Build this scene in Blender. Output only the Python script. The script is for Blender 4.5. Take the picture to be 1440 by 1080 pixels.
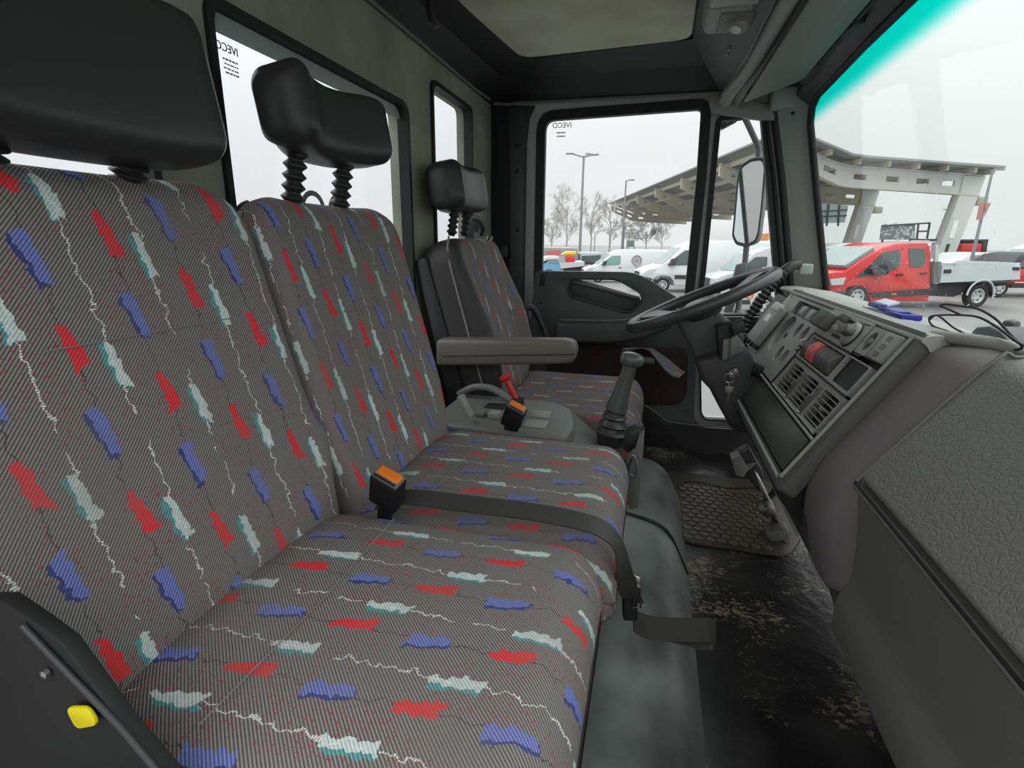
import bpy, bmesh, math, random
from mathutils import Vector, Matrix, noise
from mathutils.geometry import tessellate_polygon
random.seed(7)
SC = bpy.context.scene
COL = SC.collection
PI = math.pi
for o in list(bpy.data.objects):
    bpy.data.objects.remove(o)

# ------------------------------------------------------------------ camera, sky, exposure
cam_loc, cam_rot, cam_f = ((0.0, 0.0, 1.9), [[0.966961, 0.254723, 0.010103], [-0.076475, 0.252047, 0.964689], [-0.243182, 0.933589, -0.2632]], 740.0)
cd = bpy.data.cameras.new('camera')
cd.sensor_fit = 'HORIZONTAL'
cd.sensor_width = 36.0
cd.lens = 36.0 * cam_f / 1440.0
cd.clip_start = 0.02
cd.clip_end = 2000
cam = bpy.data.objects.new('camera', cd)
COL.objects.link(cam)
r_, u_, f_ = [Vector(v) for v in cam_rot]
cam.matrix_world = Matrix(((r_.x, u_.x, -f_.x, cam_loc[0]), (r_.y, u_.y, -f_.y, cam_loc[1]), (r_.z, u_.z, -f_.z, cam_loc[2]), (0, 0, 0, 1)))
SC.camera = cam

SKY_HORIZON = 0.64
SKY_ZENITH = 2.9
world = bpy.data.worlds.new('overcast_sky')
SC.world = world
world.use_nodes = True
wn, wl = world.node_tree.nodes, world.node_tree.links
wn.clear()
w_out = wn.new('ShaderNodeOutputWorld')
w_bg = wn.new('ShaderNodeBackground')
w_tc = wn.new('ShaderNodeTexCoord')
w_sep = wn.new('ShaderNodeSeparateXYZ')
w_map = wn.new('ShaderNodeMapRange')
w_map.inputs['From Min'].default_value = 0.0
w_map.inputs['From Max'].default_value = 1.0
w_map.inputs['To Min'].default_value = SKY_HORIZON
w_map.inputs['To Max'].default_value = SKY_ZENITH
w_noise = wn.new('ShaderNodeTexNoise')
w_noise.inputs['Scale'].default_value = 3.0
w_noise.inputs['Detail'].default_value = 4.0
w_nm = wn.new('ShaderNodeMapRange')
w_nm.inputs['To Min'].default_value = 0.96
w_nm.inputs['To Max'].default_value = 1.05
w_mul = wn.new('ShaderNodeMath')
w_mul.operation = 'MULTIPLY'
w_bg.inputs['Color'].default_value = (0.985, 1.0, 1.0, 1)
wl.new(w_tc.outputs['Generated'], w_sep.inputs[0])
w_abs = wn.new('ShaderNodeMath')
w_abs.operation = 'MULTIPLY'
wl.new(w_sep.outputs['Z'], w_abs.inputs[0])
wl.new(w_sep.outputs['Z'], w_abs.inputs[1])
wl.new(w_abs.outputs[0], w_map.inputs['Value'])
wl.new(w_tc.outputs['Generated'], w_noise.inputs['Vector'])
wl.new(w_noise.outputs[0], w_nm.inputs['Value'])
wl.new(w_map.outputs[0], w_mul.inputs[0])
wl.new(w_nm.outputs[0], w_mul.inputs[1])
wl.new(w_mul.outputs[0], w_bg.inputs['Strength'])
wl.new(w_bg.outputs[0], w_out.inputs[0])

SC.view_settings.view_transform = 'Standard'
SC.view_settings.look = 'None'
SC.view_settings.gamma = 1.0
SC.view_settings.use_curve_mapping = False
SC.view_settings.exposure = 0.46

# ------------------------------------------------------------------ helpers: materials
def lin(c):
    c = c / 255.0
    return c / 12.92 if c <= 0.04045 else ((c + 0.055) / 1.055) ** 2.4
def rgb(r, g, b):
    return (lin(r), lin(g), lin(b), 1.0)
def irgb(r, g, b, k=1.95):
    return (min(.8, lin(r) * k), min(.8, lin(g) * k), min(.8, lin(b) * k), 1.0)
MATS = {}
def mat(name, col, rough=0.5, metal=0.0, bump=None, var=None, spec=0.5, coat=0.0):
    """bump = (scale, strength[, kind]); var = (scale, second colour)."""
    if name in MATS:
        return MATS[name]
    m = bpy.data.materials.new(name)
    m.use_nodes = True
    nt = m.node_tree
    b = nt.nodes['Principled BSDF']
    b.inputs['Base Color'].default_value = col
    b.inputs['Roughness'].default_value = rough
    b.inputs['Metallic'].default_value = metal
    b.inputs['Specular IOR Level'].default_value = spec
    b.inputs['Coat Weight'].default_value = coat
    tc = nt.nodes.new('ShaderNodeTexCoord')
    if var:
        n = nt.nodes.new('ShaderNodeTexNoise')
        n.inputs['Scale'].default_value = var[0]
        n.inputs['Detail'].default_value = 6
        nt.links.new(tc.outputs['Object'], n.inputs['Vector'])
        mr = nt.nodes.new('ShaderNodeMapRange')
        mr.inputs['From Min'].default_value = 0.35
        mr.inputs['From Max'].default_value = 0.68
        nt.links.new(n.outputs[0], mr.inputs['Value'])
        mx = nt.nodes.new('ShaderNodeMix')
        mx.data_type = 'RGBA'
        mx.inputs[6].default_value = col
        mx.inputs[7].default_value = var[1]
        nt.links.new(mr.outputs[0], mx.inputs[0])
        nt.links.new(mx.outputs[2], b.inputs['Base Color'])
    if bump:
        kind = bump[2] if len(bump) > 2 else 'noise'
        if kind == 'noise':
            n = nt.nodes.new('ShaderNodeTexNoise')
            n.inputs['Detail'].default_value = 3
            outp = n.outputs[0]
        else:
            n = nt.nodes.new('ShaderNodeTexVoronoi')
            n.feature = 'DISTANCE_TO_EDGE'
            nz = nt.nodes.new('ShaderNodeTexNoise'); nz.inputs['Scale'].default_value = bump[0] * .6
            nt.links.new(tc.outputs['Object'], nz.inputs['Vector'])
            va = nt.nodes.new('ShaderNodeVectorMath'); va.operation = 'MULTIPLY_ADD'
            va.inputs[1].default_value = (.012, .012, .012)
            nt.links.new(nz.outputs['Color'], va.inputs[0]); nt.links.new(tc.outputs['Object'], va.inputs[2])
            mq = nt.nodes.new('ShaderNodeMapRange'); mq.inputs['From Max'].default_value = .16
            nt.links.new(n.outputs['Distance'], mq.inputs['Value'])
            outp = mq.outputs[0]
        n.inputs['Scale'].default_value = bump[0]
        nt.links.new(tc.outputs['Object'] if kind == 'noise' else va.outputs[0], n.inputs['Vector'])
        bp = nt.nodes.new('ShaderNodeBump')
        bp.inputs['Strength'].default_value = bump[1]
        bp.inputs['Distance'].default_value = 0.002
        nt.links.new(outp, bp.inputs['Height'])
        nt.links.new(bp.outputs[0], b.inputs['Normal'])
    MATS[name] = m
    return m

def glass_mat(name, tint, gloss=0.015, band=None):
    """thin pane: transparent with a little mirror; band = (axis point low z, high z, colour) for a tinted strip in the glass"""
    m = bpy.data.materials.new(name)
    m.use_nodes = True
    nt = m.node_tree
    nt.nodes.clear()
    out = nt.nodes.new('ShaderNodeOutputMaterial')
    tr = nt.nodes.new('ShaderNodeBsdfTransparent')
    gl = nt.nodes.new('ShaderNodeBsdfGlossy')
    gl.inputs['Roughness'].default_value = 0.02
    lw = nt.nodes.new('ShaderNodeLayerWeight')
    lw.inputs['Blend'].default_value = 0.5
    pw = nt.nodes.new('ShaderNodeMath'); pw.operation = 'POWER'; pw.inputs[1].default_value = 5.0
    fr = nt.nodes.new('ShaderNodeMath'); fr.operation = 'MULTIPLY_ADD'; fr.inputs[1].default_value = 0.3; fr.inputs[2].default_value = gloss
    nt.links.new(lw.outputs['Facing'], pw.inputs[0])
    nt.links.new(pw.outputs[0], fr.inputs[0])
    mx = nt.nodes.new('ShaderNodeMixShader')
    tr.inputs['Color'].default_value = tint
    if band:
        tc = nt.nodes.new('ShaderNodeTexCoord')
        sp = nt.nodes.new('ShaderNodeSeparateXYZ')
        mr = nt.nodes.new('ShaderNodeMapRange')
        mr.interpolation_type = 'SMOOTHSTEP'
        mr.inputs['From Min'].default_value = band[0]
        mr.inputs['From Max'].default_value = band[1]
        mc = nt.nodes.new('ShaderNodeMix')
        mc.data_type = 'RGBA'
        mc.inputs[6].default_value = tint
        mc.inputs[7].default_value = band[2]
        nt.links.new(tc.outputs['Object'], sp.inputs[0])
        nt.links.new(sp.outputs['Z'], mr.inputs['Value'])
        nt.links.new(mr.outputs[0], mc.inputs[0])
        nt.links.new(mc.outputs[2], tr.inputs['Color'])
    nt.links.new(fr.outputs[0], mx.inputs[0])
    nt.links.new(tr.outputs[0], mx.inputs[1])
    nt.links.new(gl.outputs[0], mx.inputs[2])
    nt.links.new(mx.outputs[0], out.inputs[0])
    return m

# ------------------------------------------------------------------ helpers: objects
def tag(o, label=None, cat=None, group=None, kind=None):
    if label: o['label'] = label
    if cat: o['category'] = cat
    if group: o['group'] = group
    if kind: o['kind'] = kind
    return o
def thing(name, loc, label, cat, group=None):
    o = bpy.data.objects.new(name, None)
    o.empty_display_size = 0.05
    COL.objects.link(o)
    o.location = loc
    return tag(o, label, cat, group)
def world_of(o):
    v = Vector((0, 0, 0))
    while o is not None:
        v = v + Vector(o.location)
        o = o.parent
    return v
def link(name, me, m, parent=None, smooth=True, angle=38, mats=None):
    o = bpy.data.objects.new(name, me)
    COL.objects.link(o)
    if parent is not None:
        o.parent = parent
        o.location = -world_of(parent)     # vertices are written in world space; things are only translated
    for mm in (mats or [m]):
        me.materials.append(mm)
    if smooth:
        me.polygons.foreach_set('use_smooth', [True] * len(me.polygons))
        me.set_sharp_from_angle(angle=math.radians(angle))
    return o
def mesh(name, vs, fs, m, parent=None, smooth=True, angle=38, uvs=None, mats=None, midx=None):
    me = bpy.data.meshes.new(name)
    me.from_pydata([tuple(v) for v in vs], [], fs)
    bm = bmesh.new(); bm.from_mesh(me)
    if uvs is None and midx is None:
        bmesh.ops.recalc_face_normals(bm, faces=bm.faces)
        bm.to_mesh(me)
    bm.free()
    if uvs is not None:
        l = me.uv_layers.new(name='UVMap')
        for lp in me.loops:
            l.data[lp.index].uv = uvs[lp.vertex_index]
    o = link(name, me, m, parent, smooth, angle, mats)
    if midx is not None:
        me.polygons.foreach_set('material_index', midx)
    return o
def bm_obj(name, bm, m, parent=None, smooth=True, angle=38):
    bmesh.ops.recalc_face_normals(bm, faces=bm.faces)
    me = bpy.data.meshes.new(name)
    bm.to_mesh(me); bm.free()
    return link(name, me, m, parent, smooth, angle)
def bevel_bm(bm, r, seg=2, ang=25):
    if r <= 0: return
    es = [e for e in bm.edges if len(e.link_faces) == 2 and e.calc_face_angle(0) > math.radians(ang)]
    if es:
        bmesh.ops.bevel(bm, geom=es, offset=r, segments=seg, profile=0.5, affect='EDGES', clamp_overlap=True)
def obox(name, o, ax, ay, az, m, parent=None, bev=0.003, seg=2):
    """box spanned from corner o by the three edge vectors"""
    o, ax, ay, az = Vector(o), Vector(ax), Vector(ay), Vector(az)
    bm = bmesh.new()
    v = [bm.verts.new(o + ax * i + ay * j + az * k) for i in (0, 1) for j in (0, 1) for k in (0, 1)]
    for f in ((0, 1, 3, 2), (4, 6, 7, 5), (0, 4, 5, 1), (2, 3, 7, 6), (0, 2, 6, 4), (1, 5, 7, 3)):
        bm.faces.new([v[i] for i in f])
    bmesh.ops.recalc_face_normals(bm, faces=bm.faces)
    bevel_bm(bm, bev, seg)
    return bm_obj(name, bm, m, parent)
def box(name, lo, hi, m, parent=None, bev=0.003, seg=2):
    return obox(name, lo, (hi[0] - lo[0], 0, 0), (0, hi[1] - lo[1], 0), (0, 0, hi[2] - lo[2]), m, parent, bev, seg)
def round_poly(pts, r, n=5):
    """fillet the corners of a closed planar loop; r is a number or one per corner"""
    pts = [Vector(p) for p in pts]
    N = len(pts)
    out = []
    for i in range(N):
        rr = r[i] if isinstance(r, (list, tuple)) else r
        p, a, b = pts[i], pts[i - 1], pts[(i + 1) % N]
        da, db = (a - p), (b - p)
        la, lb = da.length, db.length
        if rr <= 0 or la < 1e-6 or lb < 1e-6:
            out.append(p); continue
        t = min(rr, la * 0.48, lb * 0.48)
        p0, p1 = p + da / la * t, p + db / lb * t
        for k in range(n + 1):
            s = k / n
            out.append(p0 * (1 - s) ** 2 + p * 2 * s * (1 - s) + p1 * s * s)
    return out
def holed_bm(outer, holes, thick):
    """planar loop(s) with holes, given depth by the vector thick"""
    loops = [[Vector(p) for p in outer]] + [[Vector(p) for p in h] for h in holes]
    tris = tessellate_polygon(loops)
    flat = [p for l in loops for p in l]
    th = Vector(thick)
    bm = bmesh.new()
    A = [bm.verts.new(p) for p in flat]
    B = [bm.verts.new(p + th) for p in flat]
    def face(vs):
        try: bm.faces.new(vs)
        except ValueError: pass
    for t in tris:
        face([A[i] for i in t]); face([B[i] for i in reversed(t)])
    k = 0
    for l in loops:
        n = len(l)
        for i in range(n):
            a, b = k + i, k + (i + 1) % n
            face((A[a], A[b], B[b], B[a]))
        k += n
    bmesh.ops.remove_doubles(bm, verts=bm.verts, dist=1e-6)
    bmesh.ops.recalc_face_normals(bm, faces=bm.faces)
    return bm
def holed(name, outer, holes, thick, m, parent=None, bev=0, seg=2):
    bm = holed_bm(outer, holes, thick)
    if bev: bevel_bm(bm, bev, seg, 40)
    return bm_obj(name, bm, m, parent)
def ring(name, outer, inner, thick, m, parent=None, bev=0.0):
    th = Vector(thick)
    n = len(outer)
    vs = [Vector(p) for p in outer] + [Vector(p) for p in inner]
    vs = vs + [v + th for v in vs]
    fs = []
    for i in range(n):
        j = (i + 1) % n
        fs += [(i, j, n + j, n + i), (2 * n + i, 3 * n + i, 3 * n + j, 2 * n + j), (i, 2 * n + i, 2 * n + j, j), (n + i, n + j, 3 * n + j, 3 * n + i)]
    bm = bmesh.new()
    bv = [bm.verts.new(v) for v in vs]
    for f in fs: bm.faces.new([bv[k] for k in f])
    bmesh.ops.recalc_face_normals(bm, faces=bm.faces)
    if bev: bevel_bm(bm, bev, 2, 60)
    return bm_obj(name, bm, m, parent)
def plate(name, pts, thick, m, parent=None, bev=0.003, seg=2):
    """n-gon given depth by a vector, edges rounded"""
    bm = bmesh.new()
    pts = [Vector(p) for p in pts]
    th = Vector(thick)
    A = [bm.verts.new(p) for p in pts]
    B = [bm.verts.new(p + th) for p in pts]
    bm.faces.new(A); bm.faces.new(list(reversed(B)))
    n = len(pts)
    for i in range(n):
        bm.faces.new((A[i], A[(i + 1) % n], B[(i + 1) % n], B[i]))
    bmesh.ops.recalc_face_normals(bm, faces=bm.faces)
    bevel_bm(bm, bev, seg, 40)
    return bm_obj(name, bm, m, parent)
def catmull(pts, n=6, closed=False):
    pts = [Vector(p) for p in pts]
    N = len(pts)
    out = []
    rng = range(N) if closed else range(N - 1)
    for i in rng:
        if closed:
            a, b, c, d = pts[i - 1], pts[i], pts[(i + 1) % N], pts[(i + 2) % N]
        else:
            b, c = pts[i], pts[i + 1]
            a = pts[i - 1] if i > 0 else b * 2 - c
            d = pts[i + 2] if i + 2 < N else c * 2 - b
        for k in range(n):
            t = k / n
            out.append(0.5 * ((2 * b) + (c - a) * t + (2 * a - 5 * b + 4 * c - d) * t * t + (3 * b - a - 3 * c + d) * t ** 3))
    if not closed: out.append(pts[-1])
    return out
def tube_data(pts, rad, n=8, closed=False, flat=None, up=None):
    """rad: number or list; flat=(w,h) gives a strap-like section instead of round"""
    pts = [Vector(p) for p in pts]
    N = len(pts)
    vs, fs = [], []
    ref = Vector(up) if up is not None else None
    prev = None
    for i, p in enumerate(pts):
        if closed: t = pts[(i + 1) % N] - pts[i - 1]
        else: t = pts[min(i + 1, N - 1)] - pts[max(i - 1, 0)]
        t.normalize()
        if prev is None:
            a = ref if ref is not None else (Vector((0, 0, 1)) if abs(t.z) < 0.9 else Vector((1, 0, 0)))
        else:
            a = ref if ref is not None else prev
        s = t.cross(a)
        if s.length < 1e-5: s = t.cross(Vector((1, 0, 0.3)))
        s.normalize()
        q = s.cross(t).normalized()
        prev = q
        r = rad[i] if isinstance(rad, (list, tuple)) else rad
        for k in range(n):
            th = 2 * PI * k / n
            if flat:
                c, sn = math.cos(th + PI / n), math.sin(th + PI / n)
                x = flat[0] / 2 * (1 if c > 0 else -1) * abs(c) ** 0.35
                y = flat[1] / 2 * (1 if sn > 0 else -1) * abs(sn) ** 0.35
                vs.append(p + s * x + q * y)
            else:
                vs.append(p + s * math.cos(th) * r + q * math.sin(th) * r)
    for i in range(N if closed else N - 1):
        j = (i + 1) % N
        for k in range(n):
            l = (k + 1) % n
            fs.append((i * n + k, i * n + l, j * n + l, j * n + k))
    if not closed:
        fs.append(tuple(range(n - 1, -1, -1)))
        fs.append(tuple((N - 1) * n + k for k in range(n)))
    return vs, fs
def tube(name, pts, rad, m, parent=None, n=8, closed=False, flat=None, up=None, smooth=0):
    if smooth:
        if isinstance(rad, (list, tuple)):
            rad = [rad[i] + (rad[i + 1] - rad[i]) * k / smooth for i in range(len(rad) - 1) for k in range(smooth)] + [rad[-1]]
        pts = catmull(pts, smooth, closed)
    vs, fs = tube_data(pts, rad, n, closed, flat, up)
    return mesh(name, vs, fs, m, parent, angle=50)
def frame_of(axis):
    a = Vector(axis).normalized()
    s = a.cross(Vector((0, 0, 1)) if abs(a.z) < 0.9 else Vector((1, 0, 0))).normalized()
    return a, s, s.cross(a).normalized()
def lathe(name, prof, origin, axis, m, parent=None, n=24, angle=38, flat=1.0, side=None):
    """prof = [(radius, height along axis)]"""
    a, s, q = frame_of(axis)
    if side is not None:
        s = Vector(side).normalized(); q = a.cross(s).normalized()
    o = Vector(origin)
    vs, fs = [], []
    for r, h in prof:
        for k in range(n):
            th = 2 * PI * k / n
            vs.append(o + a * h + s * (r * math.cos(th)) + q * (r * math.sin(th) * flat))
    N = len(prof)
    for i in range(N - 1):
        for k in range(n):
            l = (k + 1) % n
            fs.append((i * n + k, i * n + l, (i + 1) * n + l, (i + 1) * n + k))
    if prof[0][0] > 1e-5: fs.append(tuple(range(n - 1, -1, -1)))
    if prof[-1][0] > 1e-5: fs.append(tuple((N - 1) * n + k for k in range(n)))
    return mesh(name, vs, fs, m, parent, angle=angle)
def rrect(w, t, r, nc=5, nw=10, nt=3):
    """closed rounded rectangle, counter-clockwise from the lower right; returns (x, y)"""
    r = min(r, w * 0.98, t * 0.49 * 2 * 0.98 / 2 if t > 0 else r)
    hw, ht = w, t / 2
    out = []
    def seg(a, b, n):
        for k in range(n):
            s = k / n
            out.append((a[0] + (b[0] - a[0]) * s, a[1] + (b[1] - a[1]) * s))
    def arc(cx, cy, a0):
        for k in range(nc):
            th = a0 + PI / 2 * k / nc
            out.append((cx + r * math.cos(th), cy + r * math.sin(th)))
    seg((-hw + r, -ht), (hw - r, -ht), nw)
    arc(hw - r, -ht + r, -PI / 2)
    seg((hw, -ht + r), (hw, ht - r), nt)
    arc(hw - r, ht - r, 0)
    seg((hw - r, ht), (-hw + r, ht), nw)
    arc(-hw + r, ht - r, PI / 2)
    seg((-hw, ht - r), (-hw, -ht + r), nt)
    arc(-hw + r, -ht + r, PI)
    return out
def loft(name, origin, U, L, N, secs, mats, parent=None, shape=None, vinyl_below=None, vinyl_k=None, nw=12, uv0=(0, 0), vscale=1.0, nc=5, angle=50):
    """secs = [(s, centre, halfwidth, top, bottom, corner radius)] along U; lateral axis L; front axis N.
    shape(s, k, x, dep01) -> extra offset along N, k = -1..1 across. vinyl_below: dep01 under which the second material is used."""
    O, U, L, N = Vector(origin), Vector(U), Vector(L), Vector(N)
    vs, fs, uvs, mid, deps, ks = [], [], [], [], [], []
    n = None
    vlen = 0
    for i, (s, c, w, top, bot, r) in enumerate(secs):
        t = max(top - bot, 1e-4)
        ring = rrect(max(w, 1e-4), t, r, nc, nw)
        n = len(ring)
        if i:
            ps = secs[i - 1]
            vlen += math.hypot(s - ps[0], top - ps[3])
        for x, y in ring:
            d01 = (y + t / 2) / t
            off = shape(s, x / max(w, 1e-4), x, d01) if shape else 0
            dep = bot + (y + t / 2)
            vs.append(O + U * s + L * (c + x) + N * (dep + off))
            side = (1 - d01) * t * (1 if x > 0 else -1)
            uvs.append((uv0[0] + c + x + side, uv0[1] + vscale * vlen))
            deps.append(d01); ks.append(x / max(w, 1e-4))
    M = len(secs)
    for i in range(M - 1):
        for k in range(n):
            l = (k + 1) % n
            fs.append((i * n + k, i * n + l, (i + 1) * n + l, (i + 1) * n + k))
            dm = (deps[i * n + k] + deps[i * n + l]) / 2
            mid.append(1 if vinyl_below is not None and (dm < vinyl_below or (vinyl_k is not None and ks[i * n + k] < vinyl_k and ks[i * n + l] < vinyl_k)) else 0)
    fs.append(tuple(range(n - 1, -1, -1))); mid.append(1 if vinyl_below is not None else 0)
    fs.append(tuple((M - 1) * n + k for k in range(n))); mid.append(1 if vinyl_below is not None else 0)
    # consistent outward normals: flip all when the frame is left-handed
    if M > 1:
        k0 = fs[((M - 1) // 2) * n + 2]
        nn = (vs[k0[1]] - vs[k0[0]]).cross(vs[k0[2]] - vs[k0[0]])
        sc = secs[(M - 1) // 2]
        cc = O + U * sc[0] + L * sc[1] + N * (sc[3] + sc[4]) / 2
        fcen = sum((vs[j] for j in k0), Vector()) / 4
        if nn.dot(fcen - cc) < 0:
            fs = [tuple(reversed(f)) for f in fs]
    return mesh(name, vs, fs, None, parent, angle=angle, uvs=uvs, mats=mats, midx=mid)
def text(name, body, size, origin, xdir, ydir, m, parent=None, depth=0.0004, align='CENTER'):
    cu = bpy.data.curves.new(name, 'FONT')
    cu.body = body
    cu.size = size
    cu.align_x = align
    cu.extrude = depth
    tmp = bpy.data.objects.new(name + '_curve', cu)
    COL.objects.link(tmp)
    bpy.context.view_layer.update()
    me = bpy.data.meshes.new_from_object(tmp.evaluated_get(bpy.context.evaluated_depsgraph_get()))
    bpy.data.objects.remove(tmp)
    X, Y = Vector(xdir).normalized(), Vector(ydir).normalized()
    Z = X.cross(Y)
    O = Vector(origin)
    for v in me.vertices:
        v.co = O + X * v.co.x + Y * v.co.y + Z * v.co.z
    me.name = name
    return link(name, me, m, parent, smooth=False)

def print_rows(origin, xdir, zstep, rows, m, parent, depth_dir):
    """illegible small print: short flat strokes in rows"""
    O, X, D_ = Vector(origin), Vector(xdir).normalized(), Vector(depth_dir)
    rnd = random.Random(3)
    bm = bmesh.new()
    for r, (w, h) in enumerate(rows):
        x = 0.0
        while x < w:
            L = min(rnd.uniform(.003, .008), w - x + .001)
            a = O + X * x - Vector((0, 0, 1)) * (zstep * r)
            vs_ = [bm.verts.new(p) for p in (a, a + X * L, a + X * L + Vector((0, 0, h)), a + Vector((0, 0, h)))]
            wv = [bm.verts.new(v.co + D_ * .0003) for v in vs_]
            bm.faces.new(vs_); bm.faces.new(wv[::-1])
            for k in range(4): bm.faces.new((vs_[k], vs_[(k + 1) % 4], wv[(k + 1) % 4], wv[k]))
            x += L + .0016
    return bm_obj('small_print', bm, m, parent, smooth=False)

# ------------------------------------------------------------------ materials
M_felt = mat('grey_green_felt', irgb(118, 118, 106), 0.95, bump=(420, 0.5), var=(6, irgb(100, 100, 90)))
M_ceil = mat('headliner_felt', irgb(156, 157, 138), 0.95, bump=(420, 0.4), var=(5, irgb(136, 136, 118)))
M_dark = mat('dark_trim_plastic', irgb(42, 41, 43), 0.45, bump=(500, 0.15))
M_dark2 = mat('black_trim_plastic', irgb(26, 26, 28), 0.5, bump=(500, 0.15))
M_black = mat('black_rubber', irgb(14, 14, 15), 0.6)
M_grey = mat('grey_trim_plastic', irgb(104, 105, 102), 0.5, bump=(600, 0.12))
M_greyd = mat('mid_grey_plastic', irgb(78, 78, 76), 0.5, bump=(600, 0.12))
M_pillar = mat('pillar_grey_plastic', irgb(116, 120, 116), 0.55, bump=(600, 0.12))
M_paint = mat('grey_body_paint', irgb(140, 140, 138), 0.4)
M_door = mat('door_plastic', irgb(54, 54, 55), 0.42, bump=(900, 0.12))
M_vinyl = mat('headrest_vinyl', irgb(34, 34, 35), 0.36, bump=(900, 0.2))
M_rubber = mat('bellows_rubber', irgb(36, 35, 35), 0.45)
M_leather = mat('grained_dash_vinyl', irgb(86, 86, 82), 0.5, bump=(105, 0.28, 'voronoi'))
M_pad = mat('dash_pad_vinyl', irgb(82, 78, 78), 0.55, bump=(260, 0.25, 'voronoi'))
M_dtop = mat('dash_top_vinyl', irgb(118, 118, 115), 0.6, bump=(300, 0.2, 'voronoi'))
M_cluster = mat('cluster_grey', irgb(106, 106, 104), 0.5, bump=(700, 0.08))
M_metal = mat('bright_steel', rgb(190, 190, 188), 0.3, 1.0)
M_steel = mat('dull_steel', rgb(120, 118, 112), 0.45, 1.0)
M_belt = mat('belt_webbing', rgb(58, 56, 54), 0.6, bump=(700, 0.3))
M_red = mat('red_plastic', rgb(196, 36, 30), 0.35)
M_orange = mat('orange_button', rgb(236, 120, 30), 0.4)
M_yellow = mat('yellow_tab', rgb(232, 216, 10), 0.45)
M_blue = mat('blue_plastic', rgb(36, 44, 150), 0.35)
M_white = mat('white_plastic', rgb(200, 204, 215), 0.4)
M_text = mat('print_black', rgb(30, 30, 30), 0.7)
M_textg = mat('print_grey', rgb(120, 120, 120), 0.7)
M_mirror = mat('mirror_glass', rgb(235, 238, 240), 0.03, 1.0)
M_gauge = mat('gauge_lens', irgb(128, 136, 134), .6)
M_screen = mat('lens_grey', rgb(84, 84, 82), 0.25)
M_redsw = mat('red_switch_plastic', rgb(226, 104, 98), .5)
M_lens = mat('lamp_lens', rgb(210, 210, 205), 0.25)
G_side = glass_mat('side_glass', (0.97, 0.98, 0.98, 1))
G_rear = glass_mat('rear_glass', (0.95, 0.96, 0.97, 1))
G_wind = glass_mat('windscreen_glass', (0.95, 0.98, 0.97, 1), band=(2.262, 2.322, (0.0, 0.80, 0.72, 1)))

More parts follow.
